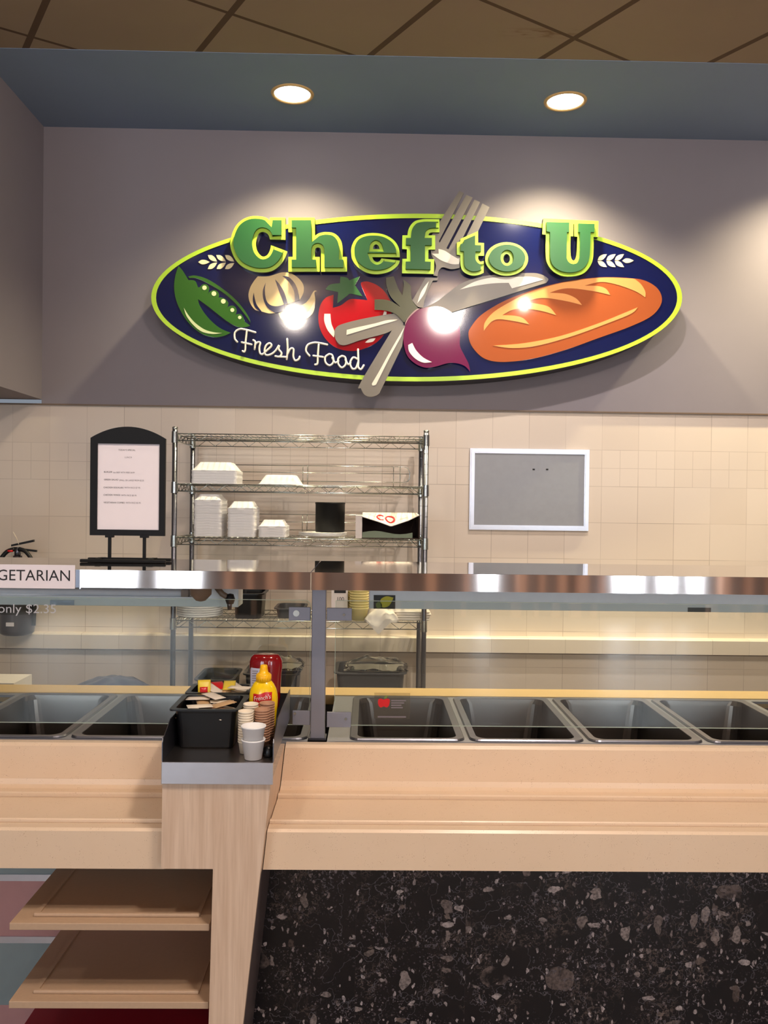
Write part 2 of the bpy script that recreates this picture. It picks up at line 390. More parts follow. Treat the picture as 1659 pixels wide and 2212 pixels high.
def smooth(pts, n=6):                    # closed loop, third value marks a sharp corner
    P = [(p[0], p[1]) for p in pts]; C = [len(p) > 2 for p in pts]; L = len(P); out = []
    for i in range(L):
        p1, p2 = P[i], P[(i+1) % L]; out.append(p1)
        if C[i] and C[(i+1) % L]: continue
        p0 = p1 if C[i] else P[i-1]; p3 = p2 if C[(i+1) % L] else P[(i+2) % L]
        for k in range(1, n):
            t_ = k/n; a = []
            for d in (0, 1):
                a.append(.5*(2*p1[d]+(p2[d]-p0[d])*t_+(2*p0[d]-5*p1[d]+4*p2[d]-p3[d])*t_*t_+(3*p1[d]-3*p2[d]+p3[d]-p0[d])*t_**3))
            out.append(tuple(a))
    return out
def opensm(pts, n=5):
    P = pts; out = []; L = len(P)
    for i in range(L-1):
        p0, p1, p2, p3 = P[max(i-1, 0)], P[i], P[i+1], P[min(i+2, L-1)]
        for k in range(n):
            t_ = k/n; out.append(tuple(.5*(2*p1[d]+(p2[d]-p0[d])*t_+(2*p0[d]-5*p1[d]+4*p2[d]-p3[d])*t_*t_+(3*p1[d]-3*p2[d]+p3[d]-p0[d])*t_**3) for d in range(len(p1))))
    out.append(tuple(P[-1])); return out
def area2(l): return sum(l[i-1][0]*l[i][1]-l[i][0]*l[i-1][1] for i in range(len(l)))
def inset(l, d):                         # d>0 shrinks the loop
    if area2(l) < 0: l = l[::-1]
    q = []
    for p in l:
        if not q or math.hypot(p[0]-q[-1][0], p[1]-q[-1][1]) > 1e-5: q.append(p)
    if math.hypot(q[0][0]-q[-1][0], q[0][1]-q[-1][1]) < 1e-5: q.pop()
    out = []; L = len(q)
    for i in range(L):
        a, b, c = Vector(q[i-1]), Vector(q[i]), Vector(q[(i+1) % L])
        e1 = (b-a).normalized(); e2 = (c-b).normalized()
        n1 = Vector((-e1.y, e1.x)); n2 = Vector((-e2.y, e2.x)); m = n1+n2
        if m.length < 1e-6: m = n1
        m.normalize(); k = max(.45, m.dot(n1)); out.append(tuple(b+m*(d/k)))
    return out
ORD = ['lowest', 'second', 'third', 'fourth', 'fifth', 'sixth', 'seventh', 'eighth', 'ninth', 'tenth', 'eleventh', 'twelfth', 'thirteenth', 'fourteenth', 'fifteenth', 'sixteenth']
def ordlab(i, n, what, where):
    if i == n-1: return 'topmost %s %s' % (what, where)
    if i == 0: return 'lowest %s %s' % (what, where)
    return '%s %s from the bottom %s' % (ORD[i], what, where)
# ---------------------------------------------------------------- room shell
WY, TY = 4.65, 4.665                     # painted upper wall, tiled lower wall
WB = 2.058                               # lower edge of the painted wall
BX = at(92, 600, WY).x                   # side bulkhead face
struct(bx('floor', 'floor', (-5.6, -7.1, -.05), (5.6, 4.85, 0)))
struct(bx('ceiling', 'ceil', (-5.6, -7.1, CEIL), (5.6, 3.85, CEIL+.05)))
m = MB(); m.box((-5.6, 3.85, CEIL-.002), (5.6, 4.85, CEIL+.05)); struct(m.build('ceiling_soffit', 'blue'))
struct(bx('wall_back_upper', 'paint', (BX, WY, WB), (5.6, 4.85, CEIL)))
struct(bx('wall_back_lower', 'tile', (-5.6, TY, 0), (5.6, 4.85, WB)))
struct(bx('trim_1', 'lampbrown', (-5.6, WY-.004, WB-.007), (5.6, TY, WB)))
struct(MB().box((-5.6, 3.0, 2.08), (BX, TY, CEIL)).build('wall_bulkhead', 'paint'))
struct(bx('wall_left', 'paint', (-5.7, -7.1, 0), (-5.6, 4.85, CEIL)))
struct(bx('wall_right', 'paint', (5.6, -7.1, 0), (5.7, 4.85, CEIL)))
m = MB(); zs = (.3, 2.9); xs = [-5.6]
for a, b, c, d in WINS: xs += [a, b]
xs.append(5.6)
for i in range(0, len(xs), 2): m.box((xs[i], -7.1, 0), (xs[i+1], -7.0, CEIL))
for a, b, c, d in WINS: m.box((a, -7.1, 0), (b, -7, c)); m.box((a, -7.1, d), (b, -7, CEIL))
struct(m.build('wall_front', 'darkwall'))
for a, b, c, d in WINS:
    m = MB()
    for q in (((a-.04, -6.99, c-.04), (b+.04, -6.95, c)), ((a-.04, -6.99, d), (b+.04, -6.95, d+.04)), ((a-.04, -6.99, c), (a, -6.95, d)), ((b, -6.99, c), (b+.04, -6.95, d))): m.box(*q)
    struct(m.build('window_frame', 'alu'))
for x, w_ in ((-1.9, .1), (-1.6, .06), (-1.35, .12), (-1.0, .07), (-.72, .1), (-.2, .12), (.35, .08), (.75, .13), (1.25, .07), (1.95, .12), (2.25, .06), (2.5, .1), (2.75, .14), (3.05, .06), (4.65, .12), (5.0, .07), (5.3, .1)): struct(bx('wall_streak_column', 'peachstreak', (x, -6.9, 0), (x+w_, -6.75, CEIL)))  # unseen columns, added so the steel fascia mirrors peach streaks
# tiled ledge along the back wall
m = MB().profx([(4.60, .748), (4.60, .822), (4.607, .829), (TY, .829), (TY, .748)], -5.6, 5.6)
struct(m.build('trim_ledge', 'tile'), 'cream ledge running along the tiled wall', 'ledge')
struct(bx('trim_2', 'lampbrown', (-5.6, 4.625, .738), (5.6, TY, .748)))
# downlights in the blue soffit
def downlight(x, y, k, glow, label, cat='recessed light', cam_r=.105, warm=WARM):
    t_ = thing('downlight', (x, y, CEIL-.006), label, cat, 'recessed ceiling downlights')
    MB().lathe([(cam_r*.83, -.001), (cam_r*.86, -.007), (cam_r*.97, -.007), (cam_r, -.001)], (x, y, CEIL-.002), 40, cap=False).build('trim_ring', 'tan', t_)
    MB().lathe([(.001, -.0035), (cam_r*.84, -.0035)], (x, y, CEIL), 40, cap=False).build('lens', 'lampglow', t_, normals=False)
    return t_
labs = ['lit recessed downlight in blue soffit above the letters of Chef', 'lit recessed downlight in blue soffit above the letter U', 'lit recessed downlight in blue soffit beyond the right end of the sign']
for (x, y, k), lb in zip(DOWN, labs):
    d_ = downlight(x, y, k, 1, lb)
    l = bpy.data.lights.new('downlight_beam', 'SPOT'); l.energy = DOWN_W*k*4; l.color = (1, .85, .53); l.spot_size = math.radians(122); l.spot_blend = 1.0; l.shadow_soft_size = .045
    o = bpy.data.objects.new('downlight_beam', l); COL.objects.link(o); o.location = (x, y, CEIL-.02)
for x, y, wt in ROOM_FILL:
    t_ = thing('ceiling_fill_lamp', (x, y, CEIL-.06), 'round ceiling fill lamp added over the dining side', 'ceiling lamp', 'added dining room fill lamps')
    MB().lathe([(.14, 0), (.15, -.01), (.15, -.05), (.13, -.052)], (x, y, CEIL), 32).build('shade', 'frame_black', t_)
    area('fill_light', (x, y, CEIL-.06), (.17, .17), wt, WARM, (0, 0, 0), 'DISK', math.radians(170))
for x, y, wt, aim, an in COUNTER:
    downlight(x, y, 1, 1, 'recessed spot over the serving counter')['group'] = 'spots over the serving counter'
    l = bpy.data.lights.new('counter_spot', 'SPOT'); l.energy = wt; l.color = (1, .89, .80); l.spot_size = math.radians(an); l.spot_blend = .8; l.shadow_soft_size = .03
    o = bpy.data.objects.new('counter_spot', l); COL.objects.link(o); o.location = (x, y, CEIL-.02)
    o.rotation_euler = (Vector(aim)-o.location).to_track_quat('-Z', 'Y').to_euler()
for x, y, r, wt in GLOBES:
    t_ = thing('globe_lamp', (x, y, CEIL-.25), 'round hanging globe lamp over the dining side', 'pendant lamp', 'hanging globe lamps')
    gm = emis('globe_glow', (1, .86, .74), wt/(4*math.pi**2*r*r))
    MB().lathe([(max(.0005, r*math.sin(math.pi*k/16)), -r*math.cos(math.pi*k/16)) for k in range(17)], (x, y, CEIL-.25), 24).build('globe', gm, t_)
    MB().tube([(x, y, CEIL-.25+r), (x, y, CEIL)], .006, 8).build('stem', 'frame_black', t_)
# ---------------------------------------------------------------- sign
SF = 4.47                                 # front face of the oval
def zz(o, s, pts): return [(o[0]+p[0]/s, o[1]+p[1]/s)+tuple(p[2:]) for p in pts]
def w2(pts, Y):
    out = []
    for p in pts: q = at(p[0], p[1], Y); out.append((q.x, q.z)+tuple(p[2:]))
    return out
sg = thing('oval_sign', (at(900, 830, SF).x, WY, at(900, 830, SF).z), 'large oval navy restaurant sign with green letters, vegetables and cutlery', 'sign')
def ell(cx, cy, a, b, n=96): return [(cx+a*math.cos(2*math.pi*k/n), cy+b*math.sin(2*math.pi*k/n)) for k in range(n)]
MB().plate([w2(ell(900, 643, 573, 181, 128), SF)], SF+.002, WY-.001).build('backing_board', 'signblack', sg)
MB().plate([w2(ell(900, 643, 573, 181, 128), SF), w2(ell(900, 643, 563, 171.5, 128), SF)], SF-.003, SF+.002).build('lime_border', 'lime', sg)
MB().plate([w2(ell(900, 643, 563.3, 171.8, 128), SF)], SF, SF+.002).build('oval_face', 'navy', sg)
0 and bx('wall_spacer', 'signblack', (at(600, 640, SF).x, SF+.10, 2.45), (at(1200, 640, SF).x, WY, 2.72), sg)
def decal(name, mat, pts, lvl, thick=.002, o=None, s=1, par=None, n=6, base=SF):
    Y = base-lvl; l = smooth(zz(o, s, pts), n) if o else smooth(pts, n)
    return MB().plate([[(p[0], p[1]) for p in w2(l, Y)]], Y, Y+thick).build(name, mat, par or sg)
A_ = ((360, 560), 4.879); B_ = ((680, 590), 4.608); C_ = ((860, 400), 4.879); D_ = ((1000, 590), 3.77)
c = 1
pea = decal('pea_pod', 'pea', [(125,70,c),(165,115),(200,170),(230,220,c),(270,220),(305,235),(330,295,c),(350,292),(380,265),(420,265),(447,300),(440,350),(430,378,c),(450,345),(490,325),(530,335),(552,370),(548,405,c),(575,402),(620,420),(650,460),(642,500),(625,525,c),(650,500),(690,488),(725,505),(738,545),(725,588,c),(745,578),(785,580),(810,620),(825,660,c),(880,700,c),(830,715),(740,710),(640,655),(540,580),(440,500),(330,420,c),(345,480),(400,570),(480,660),(570,730),(675,775,c),(600,808),(500,822),(380,790),(270,710),(180,600),(110,460),(80,320),(90,180)], .003, .003, *A_)
decal('pod_back', 'pea', [(225,183,c),(300,172),(420,205),(560,290),(700,400),(800,510),(865,610),(885,670,c),(830,590),(740,480),(620,370),(480,280),(330,205),(240,197,c)], .003, .003, *A_, par=pea)
for x, y, r in ((398,300,24),(498,362,25),(597,443,25),(692,535,21),(770,613,18)):
    decal('pea_highlight', 'peahi', ell(x, y, r, r, 16), .004, .002, *A_, par=pea, n=1)
decal('pod_highlight', 'peahi', [(180,510,c),(230,590),(300,670),(400,740),(500,770),(585,778,c),(480,787),(370,762),(280,692),(210,600)], .004, .002, *A_, par=pea)
gar = decal('garlic', 'garlic', [(960,180,c),(1080,178),(1215,138),(1310,150),(1390,200),(1440,270),(1442,350),(1405,425,c),(1350,445),(1240,480),(1160,500,c),(1145,565,c),(1080,570),(1000,550),(930,530),(880,460),(862,380),(880,300),(920,230)], .003, .003, *A_)
for s_ in ([(918,350,c),(908,430),(930,505),(985,552,c),(1000,548,c),(950,480),(928,410)],
           [(1045,245,c),(1035,330),(1050,430),(1090,480),(1160,495),(1240,475,c),(1240,545,c),(1147,567,c),(1070,515),(1022,430),(1014,330)],
           [(1142,212,c),(1190,265),(1240,350),(1278,468,c),(1238,478,c),(1210,400),(1175,310)],
           [(1218,178,c),(1280,185),(1340,240),(1380,320),(1402,428,c),(1352,445,c),(1345,350),(1310,270),(1265,210)]):
    decal('clove_gap', 'navy', s_, .0045, .002, *A_, par=gar)
clv = decal('garlic_clove', 'garlic', [(1180,565,c),(1300,525),(1440,475),(1500,420),(1540,350),(1562,328,c),(1582,335,c),(1558,352),(1566,420),(1560,500),(1530,580),(1450,640),(1350,670),(1280,680),(1220,640),(1190,600)], .003, .003, *A_)
decal('clove_highlight', 'clovehi', [(1560,440,c),(1560,510),(1530,580),(1450,640),(1370,665,c),(1430,600),(1500,540)], .004, .002, *A_, par=clv)
def leaf(p, q, wd):
    p, q = Vector(p), Vector(q); d = (q-p); nrm = Vector((-d.y, d.x)).normalized()*wd
    return [(p.x, p.y, c), tuple(p+d*.3+nrm), tuple(p+d*.65+nrm*.9), (q.x, q.y, c), tuple(p+d*.65-nrm*.9), tuple(p+d*.3-nrm)]
for side, lv in ((0, [((428,566),(453,566)),((449,581),(469,567)),((468,581),(488,567)),((486,581),(506,568)),((449,551),(469,565)),((467,551),(488,565)),((486,551),(506,565))]),
                 (1, [((1344,563),(1369,563)),((1291,562),(1311,549)),((1310,562),(1330,549)),((1328,562),(1348,549)),((1291,564),(1311,577)),((1310,564),(1330,577)),((1328,564),(1348,577))])):
    for a, b in lv: decal('wheat_leaf', 'wheat', leaf(a, b, 4.6), .003, .002, n=5)
tom = decal('tomato', 'tomato', [(187,215,c),(180,345,c),(260,320),(345,262),(430,260),(525,270,c),(490,190),(460,110),(475,88),(530,85),(620,120),(700,190),(755,290),(765,400),(740,500),(690,610),(600,700),(480,755),(370,775),(230,750),(120,670),(55,560),(35,440),(55,320),(110,245)], .003, .003, *B_)
decal('tomato_stalk', 'calyx', [(105,162,c),(150,115),(250,100,c),(255,35,c),(320,45),(345,72,c),(450,30,c),(400,120,c),(475,230,c),(360,205),(330,218,c),(225,300,c),(232,188,c)], .003, .003, *B_, par=tom)
for s_ in ([(95,405,c),(155,405,c),(165,500),(195,580),(190,640,c),(130,570),(95,480)], [(690,378,c),(715,385,c),(712,415,c),(678,420,c)], [(500,690,c),(545,655),(605,648,c),(580,680),(530,692)]):
    decal('tomato_highlight', 'signwhite', s_, .0045, .002, *B_, par=tom)
blade = decal('knife_blade', 'cutlery', [(270,1290,c),(400,1230),(520,1140),(650,1045),(800,985),(1000,945),(1380,925),(1500,938),(1570,975),(1582,1000),(1560,1030,c),(580,1335,c),(420,1380,c)], .012, .003, *C_)
MB().plate([[(p[0], p[1]) for p in w2(smooth(zz(*C_, [(270,1290,c),(400,1230),(520,1140),(650,1045),(800,985),(1000,945),(1380,925),(1500,938),(1570,975),(1582,1000),(1560,1030,c),(580,1335,c),(420,1380,c)]), 6), SF-.012)]], SF-.012+.003, SF-.0005).build('cutlery_edge', 'signblack', blade)
decal('blade_highlight', 'cuthi', [(650,1100,c),(800,1020),(950,980),(1100,970),(1400,965),(1530,995,c),(1200,1088,c),(1165,1030,c),(1000,1035),(820,1060)], .0135, .002, *C_, par=blade)
khan = decal('knife_handle', 'cutlery', [(195,600),(215,540),(285,503),(500,450),(790,402),(840,420),(870,460),(885,510,c),(780,560,c),(700,600),(460,665),(290,718),(220,680)], .017, .003, *B_)
MB().plate([[(p[0], p[1]) for p in w2(smooth(zz(*B_, [(195,600),(215,540),(285,503),(500,450),(790,402),(840,420),(870,460),(885,510,c),(780,560,c),(700,600),(460,665),(290,718),(220,680)]), 6), SF-.017)]], SF-.017+.003, SF-.0005).build('cutlery_edge', 'signblack', khan)
decal('handle_highlight', 'cuthi', [(318,565,c),(420,540),(600,500),(720,468),(825,462,c),(780,480),(600,530),(315,615,c)], .0185, .002, *B_, par=khan)
fhan = decal('fork_handle', 'cutlery', [(770,565,c),(455,1090),(460,1150),(500,1215),(570,1230),(640,1200),(670,1140),(870,725,c),(885,620),(905,525,c),(860,520)], .021, .003, *B_)
MB().plate([[(p[0], p[1]) for p in w2(smooth(zz(*B_, [(770,565,c),(455,1090),(460,1150),(500,1215),(570,1230),(640,1200),(670,1140),(870,725,c),(885,620),(905,525,c),(860,520)]), 6), SF-.021)]], SF-.021+.003, SF-.0005).build('cutlery_edge', 'signblack', fhan)
decal('handle_highlight', 'cuthi', [(895,532,c),(760,760),(650,960),(568,1100,c),(575,1118),(605,1112),(620,1090,c),(740,850),(860,630,c)], .0225, .002, *B_, par=fhan)
fneck = decal('fork_neck', 'cutlery', [(1100,45,c),(1228,45,c),(1220,72,c),(1175,75,c),(1130,170),(1095,260),(1080,345,c),(1020,330),(970,270,c),(1030,170)], .017, .003, *B_)
MB().plate([[(p[0], p[1]) for p in w2(smooth(zz(*B_, [(1100,45,c),(1228,45,c),(1220,72,c),(1175,75,c),(1130,170),(1095,260),(1080,345,c),(1020,330),(970,270,c),(1030,170)]), 6), SF-.017)]], SF-.017+.003, SF-.0005).build('cutlery_edge', 'signblack', fneck)
decal('neck_highlight', 'cuthi', [(1135,80,c),(1092,200),(1020,302,c),(1062,180)], .0185, .002, *B_, par=fneck)
fhead = decal('fork_head', 'cutlery', [(645,60,c),(692,82,c),(430,590,c),(438,606,c),(718,102,c),(785,130,c),(508,665,c),(530,676,c),(805,152,c),(865,180,c),(640,640,c),(664,650,c),(890,192,c),(965,232,c),(850,470,c),(760,640),(690,745,c),(655,770,c),(650,870,c),(560,885),(470,865),(430,900),(415,960,c),(370,950,c),(400,850),(350,730,c),(330,565,c),(445,375,c)], .021, .003, *C_)
MB().plate([[(p[0], p[1]) for p in w2(smooth(zz(*C_, [(645,60,c),(692,82,c),(430,590,c),(438,606,c),(718,102,c),(785,130,c),(508,665,c),(530,676,c),(805,152,c),(865,180,c),(640,640,c),(664,650,c),(890,192,c),(965,232,c),(850,470,c),(760,640),(690,745,c),(655,770,c),(650,870,c),(560,885),(470,865),(430,900),(415,960,c),(370,950,c),(400,850),(350,730,c),(330,565,c),(445,375,c)]), 6), SF-.021)]], SF-.021+.003, SF-.0005).build('cutlery_edge', 'signblack', fhead)
decal('head_highlight', 'cuthi', [(355,722,c),(428,722,c),(425,672,c),(490,690),(560,735),(630,775,c),(660,758,c),(640,832,c),(560,830),(450,790)], .0225, .002, *C_, par=fhead)
beet = decal('beetroot', 'beet', [(1030,365),(1110,340),(1250,335),(1370,400),(1430,500),(1447,600),(1445,720),(1490,820),(1530,900),(1548,982,c),(1500,930),(1430,900),(1330,895),(1200,930),(1100,940),(1000,900),(920,820),(885,700),(885,600),(910,500),(960,420)], .024, .006, *B_)
decal('beetroot_rim', 'mauve', [(1050,350,c),(1000,385),(940,445),(905,505),(897,530,c),(905,480),(950,415),(1010,360)], .025, .001, *B_, par=beet)
decal('beetroot_leaves', 'olive', [(785,30,c),(710,45,c),(715,130),(760,240),(858,340,c),(760,280),(680,262),(595,262,c),(595,365,c),(700,372),(800,405),(860,460),(890,492,c),(930,440),(1030,350,c),(970,270),(955,160),(950,120),(880,60,c),(885,120),(872,220,c),(830,150)], .0235, .005, *B_, par=beet)
decal('beetroot_highlight', 'signwhite', [(970,695,c),(1010,770),(1080,840),(1165,885,c),(1080,890),(1000,850),(940,780),(930,715,c)], .0255, .002, *B_, par=beet)
br = decal('bread_loaf', 'bread', [(45,500),(65,440),(150,340),(330,230),(560,140),(760,85),(950,50),(1150,33),(1350,40),(1480,60),(1580,120),(1620,200),(1600,280),(1520,360),(1350,440),(1100,530),(850,620),(600,690),(400,720),(250,718),(150,680),(70,590)], .003, .003, *D_)
decal('crust_highlight', 'breadhi', [(170,470,c),(180,400),(260,310),(430,210),(560,150),(760,90),(950,55),(1150,36),(1350,42),(1400,48,c),(1450,90),(1485,150),(1485,197,c),(1400,145),(1250,92),(1120,72),(990,102,c),(1100,105),(1165,128),(1200,178,c),(1080,150),(900,125),(800,130),(705,160,c),(830,168),(920,205),(970,260,c),(850,230),(700,205),(600,207),(510,237,c),(600,248),(700,275),(760,342,c),(640,308),(500,290),(400,300),(320,342,c),(420,347),(490,367),(540,417,c),(430,393),(300,375),(240,390),(200,430)], .0045, .002, *D_, par=br)
decal('loaf_highlight', 'breadhi', [(245,590,c),(500,570),(800,510),(1100,410),(1300,330),(1425,278,c),(1370,330),(1200,400),(900,510),(600,592),(400,610)], .0045, .002, *D_, par=br)
# letters: a lime plate standing off the oval, a thick green letter on it
Z1 = ((480, 450), 5.53); Z2 = ((740, 450), 5.53); Z3 = ((970, 450), 4.74)
U_GREEN = [(998,140,c),(1232,145,c),(1230,243,c),(1208,243,c),(1203,470),(1208,520),(1235,558),(1275,570),(1315,555),(1335,510),(1340,460),(1342,245,c),(1325,243,c),(1325,155,c),(1492,160,c),(1488,243,c),(1450,243,c),(1440,480),(1410,570),(1350,630),(1260,655),(1160,645),(1080,600),(1045,540),(1035,470),(1035,243,c),(1000,235,c)]
LET = [('letter_c', Z1, [[(755,110,c),(755,375,c),(570,372,c),(545,310),(490,282),(440,300),(410,370),(403,440),(425,520),(480,575),(535,560),(570,500),(582,440,c),(778,515,c),(745,600),(690,680),(600,745),(490,765),(360,750),(230,690),(150,600),(105,490),(98,400),(120,300),(170,200),(250,130),(350,95),(450,95),(530,115),(565,145,c),(570,110,c)]]),
 ('letter_h', Z1, [[(790,110,c),(1105,110,c),(1108,330,c),(1150,300),(1240,283),(1340,300),(1410,370),(1437,460),(1438,580,c),(1490,580,c),(1490,757,c),(1180,757,c),(1180,510,c),(1172,480),(1145,467),(1115,480),(1108,510,c),(1108,580,c),(1165,580,c),(1165,757,c),(790,757,c),(790,580,c),(843,580,c),(843,285,c),(790,285,c)]]),
 ('letter_e', Z2, [[(685,585,c),(355,582,c),(372,620),(410,642),(445,628),(465,598,c),(685,625,c),(660,680),(590,740),(500,775),(390,787),(280,765),(180,700),(120,620),(103,540),(110,450),(160,360),(250,310),(370,295),(500,315),(610,380),(670,470)], [(362,487,c),(370,450),(400,430),(430,450),(442,487,c)]]),
 ('letter_f', Z2, [[(1157,130,c),(1157,287,c),(1070,287),(1035,300),(1028,322,c),(1107,322,c),(1107,493,c),(1025,493,c),(1025,605,c),(1095,608,c),(1090,785,c),(710,775,c),(712,603,c),(768,603,c),(768,490,c),(712,485,c),(715,322,c),(775,322,c),(785,260),(815,200),(870,150),(960,130),(1050,128)]]),
 ('letter_t', Z3, [[(298,233,c),(298,352,c),(358,355,c),(358,485,c),(300,485,c),(300,520),(320,545),(355,538,c),(355,660,c),(290,685),(220,685),(150,650),(120,590),(115,480,c),(80,475,c),(80,350,c),(115,340,c),(117,312,c)]]),
 ('letter_o', Z3, [ell(590, 518, 220, 172, 48), ell(590, 515, 33, 47, 24)]),
 ('letter_u', Z3, [[(965,103,c),(1530,130,c),(1525,295,c),(1480,293,c),(1475,500),(1440,600),(1370,670),(1260,697),(1150,690),(1060,640),(1005,560),(990,470),(990,270,c),(955,265,c)], [(1274,160,c),(1282,160,c),(1284,287,c),(1315,290,c),(1305,480),(1275,535),(1245,480),(1243,285,c),(1272,285,c)]])]
LP = SF-.036; GP = LP-.016
for nm, (o_, s_), loops in LET:
    L1 = [[(p[0], p[1]) for p in w2(smooth(zz(o_, s_, l), 5 if len(l) < 45 and nm != 'letter_o' else 1), LP)] for l in loops]
    pl = MB().plate(L1, LP, LP+.003).build(nm, 'lime', sg)
    if nm == 'letter_u': G = [[(p[0], p[1]) for p in w2(smooth(zz(o_, s_, U_GREEN), 5), GP)]]
    else:
        dd = .0185 if nm in ('letter_c', 'letter_h', 'letter_f') else .0175
        G = [inset(L1[0], dd)]+[inset(l, -dd) for l in L1[1:]]
    MB().plate(G, GP, LP-.0005).build('green_face', 'green', pl)
    MB().plate(L1, LP+.003, SF-.0005).build('letter_body', 'signblack', pl)
# script lettering
ST = [[(120,260),(90,220),(95,150),(150,112),(230,122),(330,150)], [(232,125),(217,250),(212,350),(200,375),(182,366)], [(172,265),(285,290)],
 [(305,240),(328,262),(320,345)], [(322,310),(345,270),(385,268),(375,330),(382,388),(412,402),(460,360),(515,305),(495,275),(455,300),(435,360),(448,408),(500,408),(560,365),(603,300),(600,345),(632,390),(610,430),(560,425)], [(610,432),(690,435)],
 [(697,225),(702,350),(692,460)], [(697,410),(735,340),(770,345),(768,430),(790,475),(830,460),(842,430)],
 [(955,420),(915,365),(935,295),(1010,268),(1080,275),(1160,292)], [(1062,285),(1052,420),(1047,510),(1020,522)], [(1000,420),(1110,435)],
 [(1182,400),(1138,435),(1142,500),(1190,532),(1232,490),(1218,415),(1182,400)], [(1218,440),(1250,500),(1290,480)], [(1330,422),(1290,450),(1288,515),(1330,557),(1375,515),(1368,440),(1330,422)], [(1370,465),(1400,520),(1430,500)],
 [(1505,455),(1460,440),(1425,500),(1445,565),(1490,565),(1520,490)], [(1516,345),(1520,480),(1518,550),(1550,577),(1582,530)]]
for grp, nm in ((ST[:8], 'script_fresh'), (ST[8:], 'script_food')):
    m = MB()
    for st_ in grp:
        P_ = [at(490+p[0]/5.35, 690+p[1]/5.35, SF-.006) for p in opensm(st_, 5)]
        m.tube(P_, .0052, 8)
        for e in (P_[0], P_[-1]): m.lathe([(.0001, -.0052), (.0037, -.0037), (.0052, 0), (.0037, .0037), (.0001, .0052)], e, 8)
    m.build(nm, 'signwhite', sg)
# ---------------------------------------------------------------- aluminium poster frame on the tiles
FY = 4.64
a0 = at(1016, 968, FY); a1 = at(1270, 1147, FY)
fx0, fx1, fz1, fz0 = a0.x, a1.x+.004, a0.z, a1.z
pf = thing('poster_frame', ((fx0+fx1)/2, FY+.025, fz0), 'empty silver snap frame with grey panel on the cream tiles', 'picture frame')
m = MB(); fw = .026
def frame_ring(m, x0, x1, z0, z1, w_, ya, yb):
    o = [(x0, z0), (x1, z0), (x1, z1), (x0, z1)]; i = [(x0+w_, z0+w_), (x1-w_, z0+w_), (x1-w_, z1-w_), (x0+w_, z1-w_)]
    m.plate([o, i], ya, yb)
frame_ring(m, fx0, fx1, fz0, fz1, fw, FY+.006, FY+.025); frame_ring(m, fx0+.007, fx1-.007, fz0+.007, fz1-.007, fw-.012, FY, FY+.006)
m.build('frame', 'alu', pf)
bx('panel', 'greyboard', (fx0+fw, FY+.012, fz0+fw), (fx1-fw, FY+.02, fz1-fw), pf)
for px in (1153, 1182):
    q = at(px, 1014, FY+.01); MB().box((q.x-.006, FY+.0095, q.z-.004), (q.x+.006, FY+.012, q.z+.004)).build('hole_mark', 'ink', pf)
# ---------------------------------------------------------------- chrome wire rack
RF, RB = 4.15, 4.565
rx0, rx1 = at(377, 1050, RF).x, at(919.5, 1050, RF).x
rk = thing('wire_rack', ((rx0+rx1)/2, (RF+RB)/2, 0), 'tall chrome wire shelving rack against the tiled wall', 'shelving rack')
for x in (rx0, rx1):
    for y in (RF, RB):
        m = MB().tube([(x, y, .02), (x, y, 1.89)], .0125, 14); 
        for k in range(int(1.85/.0508)): m.lathe([(.0126, -.001), (.0131, 0), (.0126, .001)], (x, y, .06+k*.0508), 14, cap=False)
        p = m.build('post', 'steel_dark', rk)
        m = MB().lathe([(.012, 0), (.013, .004), (.0145, .012), (.010, .016)], (x, y, 1.885), 14); m.build('post_cap', 'chrome', p)
        MB().lathe([(.016, 0), (.016, .01), (.01, .02), (.01, .03)], (x, y, 0), 12).build('foot', 'rubber', p)
SHZ = [1.868, 1.626, 1.368, .969, .50]
for z in SHZ:
    m = MB(); zb = z-.033
    for y in (RF, RB):
        for q in (z, zb): m.tube([(rx0, y, q), (rx1, y, q)], .0028, 6)
        n = 26; P = []
        for k in range(n+1):
            P.append((rx0+.03+(rx1-rx0-.06)*k/n, y, (z if k % 2 else zb)))
        m.tube(P, .0019, 5)
    for x in (rx0, rx1):
        for q in (z, zb): m.tube([(x, RF, q), (x, RB, q)], .0032, 6)
        m.tube([(x, RF+.02+(RB-RF-.04)*k/10, (z if k % 2 else zb)) for k in range(11)], .0022, 5)
    for k in range(1, 48):
        x = rx0+(rx1-rx0)*k/48; m.tube([(x, RF, z+.002), (x, RB, z+.002)], .0013, 4)
    for y in (RF+.14, RF+.28): m.tube([(rx0, y, z-.003), (rx1, y, z-.003)], .0028, 6)
    sh = m.build('shelf', 'chrome', rk)
    for x in (rx0, rx1):
        for y in (RF, RB):
            MB().lathe([(.0128, -.044), (.0172, -.044)], (x, y, z), 16, cap=False).lathe([(.0172, -.044), (.0160, .010)], (x, y, z), 16, cap=False).lathe([(.0160, .010), (.0128, .010)], (x, y, z), 16, cap=False).build('shelf_collar', 'chrome', sh)
for (z0, zs_, xa) in ((SHZ[1], (.03, .075, .112), at(515, 1020, RB).x), (SHZ[2], (.03, .072, .112), at(625, 1125, RB).x)):
    m = MB(); xe = rx1-.06; yb = RB-.02
    zt = z0+zs_[2]
    m.tube([(rx0+.06, yb, zt), (xe-.03, yb, zt), (xe-.01, yb, zt-.008), (xe, yb, zt-.03), (xe, yb, z0+.055), (xe-.01, yb, z0+.035), (xe-.03, yb, z0+.03), (rx0+.06, yb, z0+.03)], .0024, 6)
    m.tube([(rx0+.06, yb, z0+zs_[1]), (xe, yb, z0+zs_[1])], .002, 6)
    for px in (655, 665, 850, 864): 
        x = at(px, 1020, RB).x; m.tube([(x, yb, zt), (x, yb, z0+.002)], .0022, 6)
    m.build('back_ledge', 'chrome', rk)
